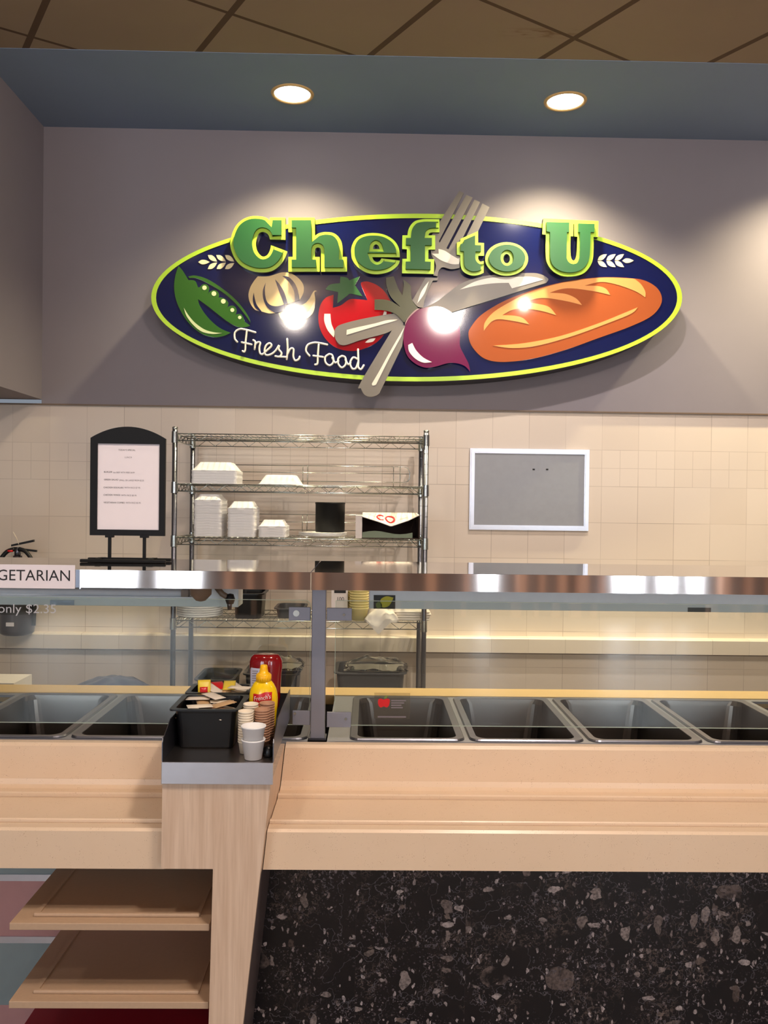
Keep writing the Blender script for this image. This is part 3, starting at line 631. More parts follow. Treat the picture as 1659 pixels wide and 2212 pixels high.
# foam containers: nested upside-down trays
def foam(name, hw, hd, h, loc, label, group):
    m = MB(); m.rrings([(hw, hd, .012, 0), (hw, hd, .012, .004), (hw-.006, hd-.006, .014, .006), (hw*.72, hd*.74, .02, h-.006), (hw*.68, hd*.70, .022, h)], (loc[0], loc[1], loc[2]), 4, True, True)
    for k in (-1, 1): m.box((loc[0]+k*hw*.45-.01, loc[1]-hd-.002, loc[2]+.0005), (loc[0]+k*hw*.45+.01, loc[1]-hd+.004, loc[2]+.005))
    o = m.build(name, 'foam', None, loc); return tag(o, label, 'takeout container', group)
def foambox(name, hw, hd, h, loc, label, group):   # deep nested box showing a straight-sided band
    m = MB(); m.rrings([(hw*.993, hd*.993, .016, 0), (hw, hd, .016, h-.003), (hw, hd, .016, h), (hw*.97, hd*.97, .016, h+.0004)], loc, 4, True, True)
    m.box((loc[0]-.014, loc[1]-hd-.0015, loc[2]+h*.35), (loc[0]+.014, loc[1]-hd+.006, loc[2]+h-.002))
    return tag(m.build(name, 'foam', None, loc), label, 'takeout container', group)
def stack(pxc, hw, hd, y, z, n, pitch, hlid, where, group):
    x = at(pxc, 1100, y-hd).x
    first = None
    for i in range(n):
        lb = ordlab(i, n, 'white foam container', where)
        if i < n-1:
            if first is None: first = foambox('foam_container', hw, hd, pitch-.0006, (x, y, z+.004), lb, group)
            else:
                dx = ((i*37) % 5-2)*.0006; dup(first, (x+dx, y, z+.004+pitch*i), lb)
        else: foam('foam_container', hw, hd, hlid, (x, y, z+.004+pitch*i), lb, group)
stack(461, .112, .105, 4.33, SHZ[1], 6, .0125, .045, 'in the wide stack on the upper rack shelf', 'wide foam containers on the upper shelf')
foam('foam_container', .108, .10, .05, (at(604, 1030, 4.3).x, 4.36, SHZ[1]+.004), 'single low white foam container beside the wide stack on the upper shelf', None).pop('group', None) if False else None
q = foam('foam_container', .108, .10, .05, (at(604, 1030, 4.26).x, 4.36, SHZ[1]+.004), 'single low white foam container to the right of the wide stack', None)
stack(448, .068, .095, 4.30, SHZ[2], 15, .0125, .032, 'in the tallest foam stack on the rack', 'small foam containers on the middle shelf')
stack(521, .068, .095, 4.30, SHZ[2], 12, .0125, .036, 'in the middle foam stack on the rack', 'small foam containers on the middle shelf')
stack(588, .068, .095, 4.30, SHZ[2], 5, .0125, .034, 'in the short foam stack on the rack', 'small foam containers on the middle shelf')
# black canister on stacked plates
x = at(713, 1120, 4.33).x; pz = SHZ[2]+.004
for i in range(3):
    o = MB().lathe([(.075, 0), (.085, .001), (.122, .010), (.122, .012), (.084, .004), (.001, .003)], (at(697, 1150, 4.33).x, 4.33, pz+i*.006), 36).build('white_plate', 'foam', None, (at(697, 1150, 4.33).x, 4.33, pz+i*.006))
    tag(o, '%s white plate in the pile under the black canister' % ('lowest', 'middle', 'topmost')[i], 'plate', 'plates under the black canister')
cz = pz+.0245
o = MB().lathe([(.070, 0), (.074, .003), (.074, .140), (.076, .143), (.076, .149), (.070, .150), (.070, .02), (.001, .018)], (x, 4.33, cz), 36).build('canister', 'frame_black', None, (x, 4.33, cz)); tag(o, 'black round canister on white plates on the middle rack shelf', 'canister')
# open carton with a sagging lid
bx0, bx1 = at(768, 1140, 4.2).x, at(907, 1140, 4.2).x; zc = SHZ[2]+.004; xm = at(838, 1140, 4.2).x
ct = thing('open_carton', ((bx0+bx1)/2, 4.33, zc), 'open cardboard carton with sagging printed lid on the middle rack shelf', 'box')
m = MB(); m.box((bx0, 4.2, zc), (bx0+.032, 4.46, zc+.112)); m.build('white_side', 'cardwhite', ct)
m = MB(); m.box((bx1-.006, 4.2, zc), (bx1, 4.46, zc+.112)); m.box((bx0+.03, 4.455, zc), (bx1, 4.46, zc+.11)); m.box((bx0+.03, 4.2, zc), (bx1, 4.46, zc+.003)); m.build('carton_shell', 'dark_in', ct)
m = MB(); P = [(bx0+.032, .108), (xm-.04, .082), (xm+.01, .064), (xm+.02, .064), (xm+.1, .092), (bx1-.004, .118)]
for (xa, za), (xb, zb2) in zip(P, P[1:]):
    m.hexa([(xa, 4.19, zc+za-.003), (xb, 4.19, zc+zb2-.003), (xb, 4.46, zc+.125-.003), (xa, 4.46, zc+.125-.003), (xa, 4.19, zc+za), (xb, 4.19, zc+zb2), (xb, 4.46, zc+.125), (xa, 4.46, zc+.125)])
lid = m.build('sagging_lid', 'cardwhite', ct)
m = MB()
for cx_, r_ in ((xm-.035, .018), (xm+.012, .022)):
    n = 20; rr = []
    def lidp(xx, yy):
        t_ = (yy-4.19)/.27; za = .09
        for (xa, z1_), (xb, z2_) in zip(P, P[1:]):
            if xa <= xx <= xb: za = z1_+(z2_-z1_)*(xx-xa)/(xb-xa)
        return zc+za*(1-t_)+.125*t_+.0022
    pts = [(cx_+math.cos(2*math.pi*k/n)*r_, 4.30+math.sin(2*math.pi*k/n)*.06) for k in range(n+1 if r_ > .02 else 15)]
    if r_ < .02: pts = [(cx_+math.cos(.7+2*math.pi*k/n)*r_, 4.30+math.sin(.7+2*math.pi*k/n)*.06) for k in range(16)]
    m.tube([(a, b, lidp(a, b)) for a, b in pts], .0045, 5)
m.build('red_lettering', 'red', lid)
m = MB()
for j in range(8):
    xa, xb = bx0+.034+.245*j/8, bx0+.034+.245*(j+1)/8; za, zb2 = .03+.008*math.sin(j*.8), .03+.008*math.sin((j+1)*.8)
    m.hexa([(xa, 4.199, zc+.004), (xb, 4.199, zc+.004), (xb, 4.202, zc+.004), (xa, 4.202, zc+.004), (xa, 4.199, zc+za), (xb, 4.199, zc+zb2), (xb, 4.202, zc+zb2), (xa, 4.202, zc+za)])
m.build('liner_paper', 'greenpaper', ct)
# lower shelf (seen through the glass)
z4 = SHZ[3]+.004
x = at(432, 1325, 4.32).x
for i in range(7):
    o = MB().lathe([(.102, 0), (.112, .001), (.116, .009), (.112, .010)], (x, 4.32, z4+i*.0108), 32).build('round_lid', 'foam', None, (x, 4.32, z4+i*.0108)); tag(o, ordlab(i, 7, 'white round lid', 'in the lid stack seen through the left glass'), 'lid', 'white round lids behind the left glass')
def tub(name, mat, hw, hd, h, loc, label, cat, rim=.01):
    o = MB().rrings([(hw*.88, hd*.88, .03, 0), (hw*.98, hd*.98, .035, h-.008), (hw+rim, hd+rim, .04, h-.006), (hw+rim, hd+rim, .04, h), (hw*.95, hd*.95, .035, h), (hw*.84, hd*.84, .03, .01), ], loc, 5, True, True).build(name, mat, None, loc); return tag(o, label, cat)
x = at(538, 1310, 4.25).x
tub('black_tub', 'bin_black', .072, .11, .125, (x, 4.29, z4), 'black plastic tub on the lower rack shelf left of the post', 'tub')
tub('grey_tub', 'greybin', .068, .11, .05, (at(628, 1310, 4.3).x, 4.33, z4), 'low grey tub between black tub and steel post on the rack', 'tub')
# white cup carton printed 100
xa, xb = at(716, 1290, 4.2).x, at(751, 1290, 4.2).x
cc = thing('cup_carton', ((xa+xb)/2, 4.28, z4), 'small white carton printed 100 on the lower rack shelf', 'box')
bx('carton_body', 'cardwhite', (xa, 4.2, z4), (xb, 4.36, z4+.165), cc)
q = at(722, 1281, 4.2); bx('dark_stripe', 'ink', (at(722, 1281, 4.2).x, 4.199, at(722, 1281, 4.2).z), (at(747, 1281, 4.2).x, 4.2, at(722, 1275, 4.2).z), cc)
textmesh('number_print', '100', 'ink', at(729, 1290, 4.2).x, at(743, 1290, 4.2).x, at(729, 1298, 4.2).z, .02, 4.2, cc)
# pale yellow cups, nested in two stacks
def cup(name, mat, r0_, r1_, h, loc, label, group, cat='cup', seg=24):
    o = MB().lathe([(r0_*.9, .001), (r0_, 0), (r1_*.985, h-.004), (r1_+.0014, h-.003), (r1_+.0014, h), (r1_*.97, h), (r0_*.94, .004), (.0005, .003)], loc, seg).build(name, mat, None, loc)
    return tag(o, label, cat, group)
for px, yy, n, wh in ((765, 4.28, 9, 'in the rear yellow stack on the rack'), (776, 4.19, 9, 'in the front yellow stack on the rack')):
    x = at(px, 1310, yy).x; f = None
    for i in range(n):
        lb = ordlab(i, n, 'pale yellow paper cup', wh); L_ = (x, yy, z4+i*.0125)
        if f is None: f = cup('yellow_cup', 'yellow_cup', .034, .046, .062, L_, lb, 'pale yellow cups on the rack')
        else: dup(f, L_, lb)
# crumpled cloths
def cloth(name, mat, c, hx, hy, h, label, seed, droop=0, cat='cloth'):
    random.seed(seed); m = MB(); N = 18; n0 = 0; ph = [random.uniform(0, 6) for _ in range(6)]
    def P(i, j, top):
        u = i/N*2-1; v = j/N*2-1; r = max(0, 1-(abs(u)**2.4)*.9-(abs(v)**2.4)*.7)
        wv_ = .18*math.sin(5*u+ph[0]+3*v)+.14*math.sin(9*v+ph[1]-4*u)+.1*math.sin(13*u+ph[2])
        z = h*(.18+.8*r**.6*(1+wv_)) if top else 0
        e = 1+.07*math.sin(7*v+ph[3]); f = 1+.07*math.sin(6*u+ph[4])
        dz = -droop*max(0, -v-.45)**1.2*max(0, 1-abs(u+.2)*1.3) if droop else 0
        return Vector((c[0]+u*hx*e, c[1]+v*hy*f, c[2]+z+dz))
    for top in (1, 0):
        for i in range(N+1):
            for j in range(N+1): m.v.append(P(i, j, top))
    K = (N+1)**2
    for i in range(N):
        for j in range(N):
            a = i*(N+1)+j; q = (a, a+N+1, a+N+2, a+1); m.face(q, True); m.face([K+x_ for x_ in q][::-1], True)
    for k in range(N):
        for a, b in ((k*(N+1), (k+1)*(N+1)), (k*(N+1)+N, (k+1)*(N+1)+N), (k, k+1), (N*(N+1)+k, N*(N+1)+k+1)): m.face((a, b, K+b, K+a))
    return tag(m.build(name, mat), label, cat)
cloth('white_cloth', 'cloth', (at(824, 1330, 4.2).x, 4.20, z4), .078, .085, .06, 'crumpled white cloth hanging over the rack shelf edge', 5, .12)
for i in range(4):
    random.seed(60+i)
    xx = at(888, 1330, 4.25).x
    m = MB().rrings([(.085, .10, .012, 0), (.09, .105, .014, .006), (.086, .10, .014, .012)], (xx+random.uniform(-.004, .008), 4.29, z4+i*.0122), 4, True, True)
    tag(m.build('folded_cloth', 'cloth'), ordlab(i, 4, 'folded white cloth', 'in the pile by the right rack post'), 'cloth', 'folded cloths on the lower rack shelf')
# bottom rack shelf: tubs with clear film
z5 = SHZ[4]+.004
tub('steel_tub', 'greybin', .17, .15, .21, (at(800, 1470, 4.3).x, 4.34, z5), 'large grey tub on bottom rack shelf behind right glass', 'tub')
tub('steel_tub', 'steel_dark', .13, .15, .20, (at(590, 1470, 4.3).x, 4.34, z5), 'dull steel tub on bottom rack shelf behind the ketchup bottle', 'tub')
tub('grey_tub', 'greybin', .09, .15, .17, (at(470, 1470, 4.3).x, 4.34, z5), 'dark grey tub on bottom rack shelf behind the packet bins', 'tub')
for px, hx_, s_, lb in ((812, .15, 11, 'clear plastic bag lying over the large grey tub'), (610, .10, 12, 'clear plastic bag lying over the dull steel tub')):
    cloth('plastic_bag', 'glass', (at(px, 1450, 4.3).x, 4.32, z5+.212), hx_, .10, .05, lb, s_, 0, 'bag')
# ---------------------------------------------------------------- things behind the left glass
ex = at(32, 1300, 4.52).x; ez0 = at(32, 1372, 4.52).z; ez1 = at(32, 1205, 4.52).z; HE = ez1-ez0
fe = thing('fire_extinguisher', (ex, 4.55, ez0), 'dark wall-mounted fire extinguisher with black hose at far left', 'fire extinguisher')
EY = 4.55
MB().lathe([(.07, 0), (.086, .012), (.088, .03), (.088, HE*.80), (.080, HE*.88), (.05, HE*.95), (.024, HE*.99), (.022, HE+.01)], (ex, EY, ez0), 32).build('cylinder', 'ext', fe)
MB().lathe([(.0885, 0), (.0885, .05)], (ex, EY, ez0+HE*.28), 32, cap=False).build('dark_band', 'ink', fe)
bx('white_tag', 'paper', (at(13, 1350, EY-.09).x, EY-.092, at(13, 1353, EY-.09).z), (at(30, 1345, EY-.09).x, EY-.0885, at(30, 1345, EY-.09).z), fe)
vz = ez1
MB().tube([(ex, EY, vz), (ex, EY, vz+.055)], .016, 12).build('valve', 'steel_dark', fe)
MB().lathe([(.001, 0), (.014, 0), (.014, .01), (.001, .01)], (ex-.03, EY-.02, vz+.03), 16).build('gauge', 'red', fe)
MB().hexa([(ex-.03, EY-.01, vz+.058), (ex+.085, EY-.01, vz+.083), (ex+.085, EY+.01, vz+.083), (ex-.03, EY+.01, vz+.058), (ex-.03, EY-.01, vz+.068), (ex+.085, EY-.01, vz+.095), (ex+.085, EY+.01, vz+.095), (ex-.03, EY+.01, vz+.068)]).build('lever', 'rubber', fe)
MB().hexa([(ex+.01, EY-.008, vz+.04), (ex+.10, EY-.008, vz+.03), (ex+.10, EY+.008, vz+.03), (ex+.01, EY+.008, vz+.04), (ex+.01, EY-.008, vz+.05), (ex+.10, EY-.008, vz+.04), (ex+.10, EY+.008, vz+.04), (ex+.01, EY+.008, vz+.05)]).build('carry_handle', 'rubber', fe)
MB().tube(opensm([(ex+.01, EY-.01, vz+.045), (ex+.045, EY-.015, vz+.035), (ex+.08, EY-.02, vz-.005), (ex+.098, EY-.02, vz-.06), (ex+.1, EY-.02, vz-.2), (ex+.095, EY-.02, ez0+.05)], 4), .011, 8).build('hose', 'rubber', fe)
MB().tube(opensm([(ex-.01, EY-.01, vz+.045), (ex-.05, EY-.015, vz+.03), (ex-.085, EY-.02, vz-.02), (ex-.10, EY-.02, vz-.09)], 4), .011, 8).build('strap', 'rubber', fe)
MB().tube([(ex+.01, EY-.01, vz+.07), (ex, EY-.012, vz+.10), (ex-.018, EY-.015, vz+.135)], .002, 6).build('pull_pin', 'cream_lid', fe)
bx('wall_bracket', 'steel_dark', (ex-.02, EY+.03, ez0+.1), (ex+.02, TY, ez0+.3), fe)
# bin with a blue liner
tx = at(240, 1480, 4.05).x
tc = thing('waste_bin', (tx, 4.05, 0), 'round waste bin with blue liner behind the left counter', 'bin')
MB().lathe([(.17, 0), (.2, .6), (.205, .62), (.19, .62), (.16, .02), (.001, .02)], (tx, 4.05, 0), 32).build('bin_body', 'greybin', tc)
cz_ = at(240, 1463, 4.05).z
m = MB(); random.seed(3); prof = []
for k in range(9):
    a = k/8*math.pi/2; prof.append((.21*math.cos(a)+.0005, .60+(cz_-.60)*math.sin(a)))
m.lathe(prof, (tx, 4.05, 0), 40); 
for v in m.v: v.z += .006*math.sin(v.x*60)*math.cos(v.y*47); v.x += .004*math.sin(v.z*90)
m.build('liner', 'bag', tc)
# white carton, far left
wz = at(30, 1456, 4.0); xq = at(40, 1460, 3.8).x-.02
o = MB().hexa([(-2.2, 3.8, 0), (xq+.015, 3.8, 0), (xq+.015, 4.0, 0), (-2.2, 4.0, 0), (-2.2, 3.8, wz.z), (xq, 3.8, wz.z), (xq, 4.0, wz.z), (-2.2, 4.0, wz.z)]).build('white_carton', 'cardwhite'); tag(o, 'tall white carton standing behind counter at far left', 'box')
# ---------------------------------------------------------------- serving counter
F2 = 2.03                                  # front face of the wooden end panel
ZC = .876                                  # counter level
fz = lambda y, x=600: at(x, y, F2).z
ztop = at(470, 1645, F2).z                 # stand level
xl = at(351, 1660, F2).x; xr_t = at(586, 1680, F2).x; zr_t = fz(1680); xr_b = at(525, 2212, F2).x; zr_b = fz(2212)
def finx(z): return xr_t+(xr_b-xr_t)*(zr_t-z)/(zr_t-zr_b)
ZT = at(1000, 1795, 2.07).z; ZTB = at(1000, 1881, 2.07).z; WYC = 2.37
prof = [(2.07, ZTB), (2.07, ZT-.006), (2.076, ZT), (2.106, ZT), (2.1065, ZT-.006), (2.110, ZT-.006), (2.1105, ZT+.006), (2.113, ZT+.0085), (2.120, ZT+.0085), (2.124, ZT+.005), (2.128, ZT-.004), (2.297, ZT-.004), (2.2975, ZT-.009), (2.301, ZT-.009), (2.3015, ZT+.005), (2.305, ZT+.008), (2.312, ZT+.008), (2.319, ZT), (2.355, ZT), (2.366, ZT+.008), (WYC, ZT+.022), (WYC, ZC-.008), (2.377, ZC), (2.402, ZC), (2.402, ZC-.03), (2.385, ZC-.03), (2.385, ZTB), ]
o = MB().profx(prof, lambda z: finx(z)+.002, 4.2).build('tray_slide', 'counter', None, (1.5, 2.2, ZTB)); tag(o, 'long beige speckled tray slide right of the wooden end panel', 'tray slide', 'beige tray slides of the serving counter')
o = MB().profx(prof, -4.2, xl-.003).build('tray_slide', 'counter', None, (-1.5, 2.2, ZTB)); tag(o, 'beige speckled tray slide left of the wooden end panel', 'tray slide', 'beige tray slides of the serving counter')
# wooden end panel
zstep = fz(1877, 400); xstep = at(460, 1880, F2).x; D1 = 2.44
ep = thing('end_panel', ((xl+xr_t)/2, 2.2, 0), 'pale wood end panel that carries the condiment stand', 'counter panel')
z0p = ztop-.052
loop = [(xl, z0p), (finx(z0p), z0p), (finx(0), 0), (xstep-.012, 0), (xstep, zstep), (xl-.001, zstep)]
m = MB().plate([loop], F2, F2+.02)
zq = ZTB
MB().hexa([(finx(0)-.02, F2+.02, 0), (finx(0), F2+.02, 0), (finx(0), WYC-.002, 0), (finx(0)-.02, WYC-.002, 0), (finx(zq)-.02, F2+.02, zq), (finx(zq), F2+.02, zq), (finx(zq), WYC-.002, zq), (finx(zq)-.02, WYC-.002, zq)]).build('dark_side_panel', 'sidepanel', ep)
m.hexa([(finx(zq)-.02, F2+.02, zq), (finx(zq), F2+.02, zq), (finx(zq), WYC-.002, zq), (finx(zq)-.02, WYC-.002, zq), (finx(z0p)-.02, F2+.02, z0p), (finx(z0p), F2+.02, z0p), (finx(z0p), WYC-.002, z0p), (finx(z0p)-.02, WYC-.002, z0p)])
m.box((xl, F2+.02, zstep), (xl+.018, WYC-.002, z0p))
m.hexa([(xstep-.012, F2+.02, 0), (xstep+.006, F2+.02, 0), (xstep+.006, WYC+.03, 0), (xstep-.012, WYC+.03, 0), (xstep, F2+.02, zstep), (xstep+.018, F2+.02, zstep), (xstep+.018, WYC+.03, zstep), (xstep, WYC+.03, zstep)])
m.box((xl+.018, F2+.02, zstep), (xstep+.018, WYC-.002, zstep+.015))
m.build('wood_panel', 'wood', ep)
# marble front and coloured panels
xm_ = finx(.4)-.05
o = MB().hexa([(xm_, WYC, 0), (4.2, WYC, 0), (4.2, WYC+.02, 0), (xm_, WYC+.02, 0), (xm_, WYC, ZTB-.001), (4.2, WYC, ZTB-.001), (4.2, WYC+.02, ZTB-.001), (xm_, WYC+.02, ZTB-.001)]).build('marble_facing', 'marble', None, (1.5, WYC, 0)); tag(o, 'black breccia marble facing under the right tray slide', 'counter front')
BYC = 2.46
zb = [at(50, y, BYC).z for y in (1888, 1902, 2022, 2036, 2171)]
cf = thing('banded_facing', (-2, BYC, 0), 'pink and teal counter front with steel strips, left of the end panel', 'counter front')
bx('teal_band', 'teal', (-4.2, BYC, zb[0]), (xm_, BYC+.02, ZTB-.001), cf)
bx('steel_strip', 'alu', (-4.2, BYC-.004, zb[1]), (xm_, BYC+.02, zb[0]), cf)
bx('pink_band', 'pink', (-4.2, BYC, zb[2]), (xm_, BYC+.02, zb[1]), cf)
bx('steel_strip', 'alu', (-4.2, BYC-.004, zb[3]), (xm_, BYC+.02, zb[2]), cf)
bx('teal_band', 'teal', (-4.2, BYC, zb[4]), (xm_, BYC+.02, zb[3]), cf)
bx('pink_band', 'pink', (-4.2, BYC, 0), (xm_, BYC+.02, zb[4]), cf)
# shelves left of the end panel
SF_ = 2.05
for px, y, mt, lb in ((20, 1995, 'shelf_lam', 'beige tray shelf with raised rail, upper of the two by the end panel'), (20, 2164, 'shelf_lam', 'beige tray shelf with raised rail, lower of the two by the end panel'), (20, 2330, 'darkred', 'dark red shelf at the bottom left below the beige shelves')):
    z = at(235, y, SF_).z if mt != 'darkred' else .236
    x0 = at(20, 1997, SF_).x; x1 = min(xstep-.012*(zstep-z)/zstep-.004, at(452, 1997, SF_).x)
    sh = thing('tray_shelf', ((x0+x1)/2, 2.25, z), lb, 'shelf', 'shelves left of the end panel')
    bx('shelf_board', mt, (x0, SF_, z-.017), (x1, BYC-.001, z), sh, .0015)
    if mt == 'shelf_lam':
        m = MB(); m.box((x0+.045, SF_+.030, z), (x1-.03, SF_+.042, z+.009), .003); m.box((x0+.045, SF_+.043, z), (x0+.055, BYC-.002, z+.004)); m.box((x1-.04, SF_+.043, z), (x1-.03, BYC-.002, z+.004)); m.build('rail', mt, sh)
# steel well top with openings
PL = [(at(160, 1590, 2.442).x-.343*k, None) for k in (3, 2, 1, 0, -1)]
RL = [at(764, 1597, 2.442).x+.3435*k for k in range(9)]
wl, wd_, wy0, wy1 = .306, .52, 2.442, 2.962
def welltop(xa, xb, lefts, lb):
    m = MB(); z0_, z1_ = ZC-.012, ZC-.004
    L_ = [l for l in lefts if l >= xa+.005 and l+wl <= xb-.005]
    loops = [[(xa, 2.402), (xb, 2.402), (xb, 2.992), (xa, 2.992)]]+[[(l-.001, wy0-.001), (l+wl+.001, wy0-.001), (l+wl+.001, wy1+.001), (l-.001, wy1+.001)] for l in L_]
    m.plate(loops, -z1_, -z0_)
    for i, v in enumerate(m.v): m.v[i] = Vector((v.x, v.z, -v.y))
    o = m.build('steam_table_top', 'steel_post', None, ((xa+xb)/2, 2.7, ZC-.012)); tag(o, lb, 'steam table'); return L_
Lr = welltop(-.115, 4.2, RL, 'steel steam table top around the pans on the right')
Ll = welltop(-3.0, -.17, [p[0] for p in PL], 'steel steam table top around the pans on the left')
def pan(l, label, deep=.15):
    cx, cy = l+wl/2, (wy0+wy1)/2; hw, hd = wl/2, (wy1-wy0)/2; z = ZC-.0035
    t_ = thing('food_pan', (cx, cy, z-deep), label, 'food pan', 'empty steam table pans')
    MB().rrings([(hw-.012, hd-.012, .03, 0), (hw-.010, hd-.010, .03, .004), (hw+.009, hd+.009, .028, .006), (hw+.012, hd+.012, .03, .002), (hw+.012, hd+.012, .03, 0)], (cx, cy, z), 6, False, False).build('rim', 'steel_dark', t_)
    MB().rrings([(hw-.03, hd-.03, .05, -deep), (hw-.014, hd-.014, .04, -.012), (hw-.012, hd-.012, .03, .003)], (cx, cy, z), 6, True, False).build('basin', 'pan', t_)
nm_ = ['first empty steel pan right of the steel post', 'second empty steel pan right of the steel post', 'third empty steel pan right of the steel post', 'fourth empty steel pan right of the steel post, cut by the picture edge']
for k, l in enumerate(Lr[:4]): pan(l, nm_[k])
pan(Ll[-1], 'empty steel pan hidden behind the packet bins'); pan(Ll[-2], 'empty steel pan just left of the packet bins'); pan(Ll[-3], 'empty steel pan at the left picture edge')
tag(bx('rear_worktop', 'tan', (-4.2, 2.992, ZC-.035), (4.2, 3.115, ZC), None, .003), 'long tan cutting board ledge behind the steam table pans', 'worktop')
tag(bx('counter_cabinet', 'steel_dark', (-4.2, 3.03, 0), (4.2, 3.09, ZC-.036)), 'steel back of the serving counter on the kitchen side', 'cabinet')
# ---------------------------------------------------------------- sneeze guard
SY0, SY1 = 2.25, 2.69; ZS = at(900, 1239, SY0).z; ZSB = at(900, 1277, SY0).z
xsp = at(671.5, 1250, SY0).x
for a, b, lb in ((-4.2, xsp-.0015, 'polished steel guard shelf left of the seam, with paper label'), (xsp+.0015, 4.2, 'polished steel guard shelf right of the seam')):
    t_ = thing('guard_shelf', ((a+b)/2, 2.45, ZSB), lb, 'shelf', 'steel shelves over the serving glass')
    bx('shelf_top', 'mirror', (a, SY0+.003, ZS-.003), (b, SY1, ZS), t_)
    bx('front_fascia', 'brushed', (a, SY0, ZSB), (b, SY0+.003, ZS+.0002), t_)
    bx('rear_lip', 'steel_dark', (a, SY1-.003, ZS-.03), (b, SY1, ZS-.003), t_)
    if a < -1:
        bx('seam_cap', 'steel_dark', (at(163.5, 1250, SY0).x, SY0-.001, ZSB), (at(172, 1250, SY0).x, SY0, ZS), t_)
xp0, xp1 = at(672.5, 1400, 2.43).x, at(703, 1400, 2.43).x
gp = thing('guard_post', ((xp0+xp1)/2, 2.45, ZC-.004), 'square blue-grey steel post between the two serving glasses', 'post')
MB().box((xp0, 2.43, ZC-.003), (xp1, 2.43+xp1-xp0, ZS-.0045), .002).build('post_tube', 'steel_post', gp)
bx('post_foot', 'steel_dark', (xp0-.004, 2.426, ZC-.003), (xp1+.004, 2.474, ZC+.004), gp)
for x0_, x1_, y0_, y1_, nm, left in ((706, 760, 1313, 1341, 'bracket', 0), (706, 758, 1538, 1571, 'bracket', 0), (624, 670, 1311, 1341, 'bracket', 1), (632, 670, 1535, 1566, 'bracket', 1)):
    a, b = at(x0_, y0_, 2.44), at(x1_, y1_, 2.44)
    br_ = MB().box((a.x, 2.438, b.z), (b.x, 2.4455, a.z), .001).build(nm, 'steel_post', gp)
    cx_ = (640, 747, 743, 637)[0 if left and y0_ < 1400 else (3 if left else (2 if y0_ < 1400 else 1))]; cy_ = {(1313): 1328, (1538): 1553, (1311): 1325, (1535): 1541}[y0_]
    q = at(cx_, cy_, 2.436); r_ = .009 if (left and y0_ < 1400) else .004
    m = MB(); n = 16
    m.v = [Vector((q.x+math.cos(2*math.pi*k/n)*r_, 2.4345, q.z+math.sin(2*math.pi*k/n)*r_)) for k in range(n)]+[Vector((q.x+math.cos(2*math.pi*k/n)*r_, 2.438, q.z+math.sin(2*math.pi*k/n)*r_)) for k in range(n)]
    m.face(range(n)); m.face([n+k for k in range(n)][::-1])
    for k in range(n): m.face((k, (k+1) % n, n+(k+1) % n, n+k))
    m.build('bolt', 'boltcap' if r_ > .005 else 'chrome', br_)
GY = 2.4465
def pane(x0, x1, lb, rl, rr_):
    zb_, zt_ = at(1200, 1571, GY).z, at(1200, 1302, GY).z
    l = []
    for (cx, cz, a0_, r) in ((x1, zt_, 0, rr_), (x0, zt_, 1, rl), (x0, zb_, 2, rl), (x1, zb_, 3, rr_)):
        sx = -1 if cx == x1 else 1; sz = -1 if cz == zt_ else 1
        for k in range(7):
            an = math.pi/2*(a0_+k/6); l.append((cx+sx*r+r*math.cos(an), cz+sz*r+r*math.sin(an)))
    t_ = thing('glass_pane', ((x0+x1)/2, GY, zb_), lb, 'glass panel', 'clear sneeze guard glass')
    m = MB(); n = len(l); m.v = [Vector((x, GY, z)) for x, z in l]+[Vector((x, GY+.006, z)) for x, z in l]
    m.face(range(n)); m.face([n+k for k in range(n)][::-1]); m.build('sheet', 'glass', t_, normals=False)
    m = MB(); q = inset(l, .0008)
    for a_, b_ in zip(range(n), list(range(1, n))+[0]):
        pa, pb, qa, qb = l[a_], l[b_], q[a_], q[b_]
    m.plate([l, inset(l, .0012)], GY+.0003, GY+.0057); m.build('polished_edge', 'glassedge', t_)
    return t_
gr_ = pane(at(723, 1450, GY).x, 3.6, 'clear serving glass right of the steel post', .004, .02)
gl_ = pane(-3.4, at(670, 1450, GY).x, 'clear serving glass left of the steel post, with white price lettering', .02, .016)
# lettering and labels
xA, xB = at(-4, 1320, GY).x, at(121, 1320, GY).x
textmesh('price_lettering', 'only $2.35', 'foam', xA, xB, at(60, 1324, GY).z, .0265, GY-.0003, gl_, .0004)
lx0, lx1 = at(-72, 1245, SY0).x, at(162.5, 1245, SY0).x
lz1, lz0 = at(100, 1220, SY0).z, at(100, 1271, SY0).z
vl = thing('paper_label', ((lx0+lx1)/2, SY0-.003, lz0), 'white paper label lettered in black on the steel shelf edge', 'label')
bx('paper_sheet', 'paper', (lx0, SY0-.0022, lz0), (lx1, SY0-.0012, lz1), vl)
ta, tb = at(-43, 1245, SY0).x, at(152, 1245, SY0).x
textmesh('label_lettering', 'VEGETARIAN', 'ink', ta, tb, at(80, 1254, SY0).z, .0295, SY0-.0022, vl, .0004)
# light housings under the shelves
HY = 2.58
hzb = at(1200, 1319, HY).z
for a, b, lb in ((-4.2, at(515, 1290, HY).x, 'pale grey light housing under the left guard shelf'), (at(798, 1290, HY).x, 4.2, 'pale grey light housing under the right guard shelf')):
    t_ = thing('light_housing', ((a+b)/2, 2.62, hzb), lb, 'light housing', 'light housings under the guard shelves')
    MB().box((a, HY, hzb), (b, 2.67, ZS-.004), .002).build('housing_box', 'housing', t_)
    if a < -1: LH = t_
    else: RH = t_
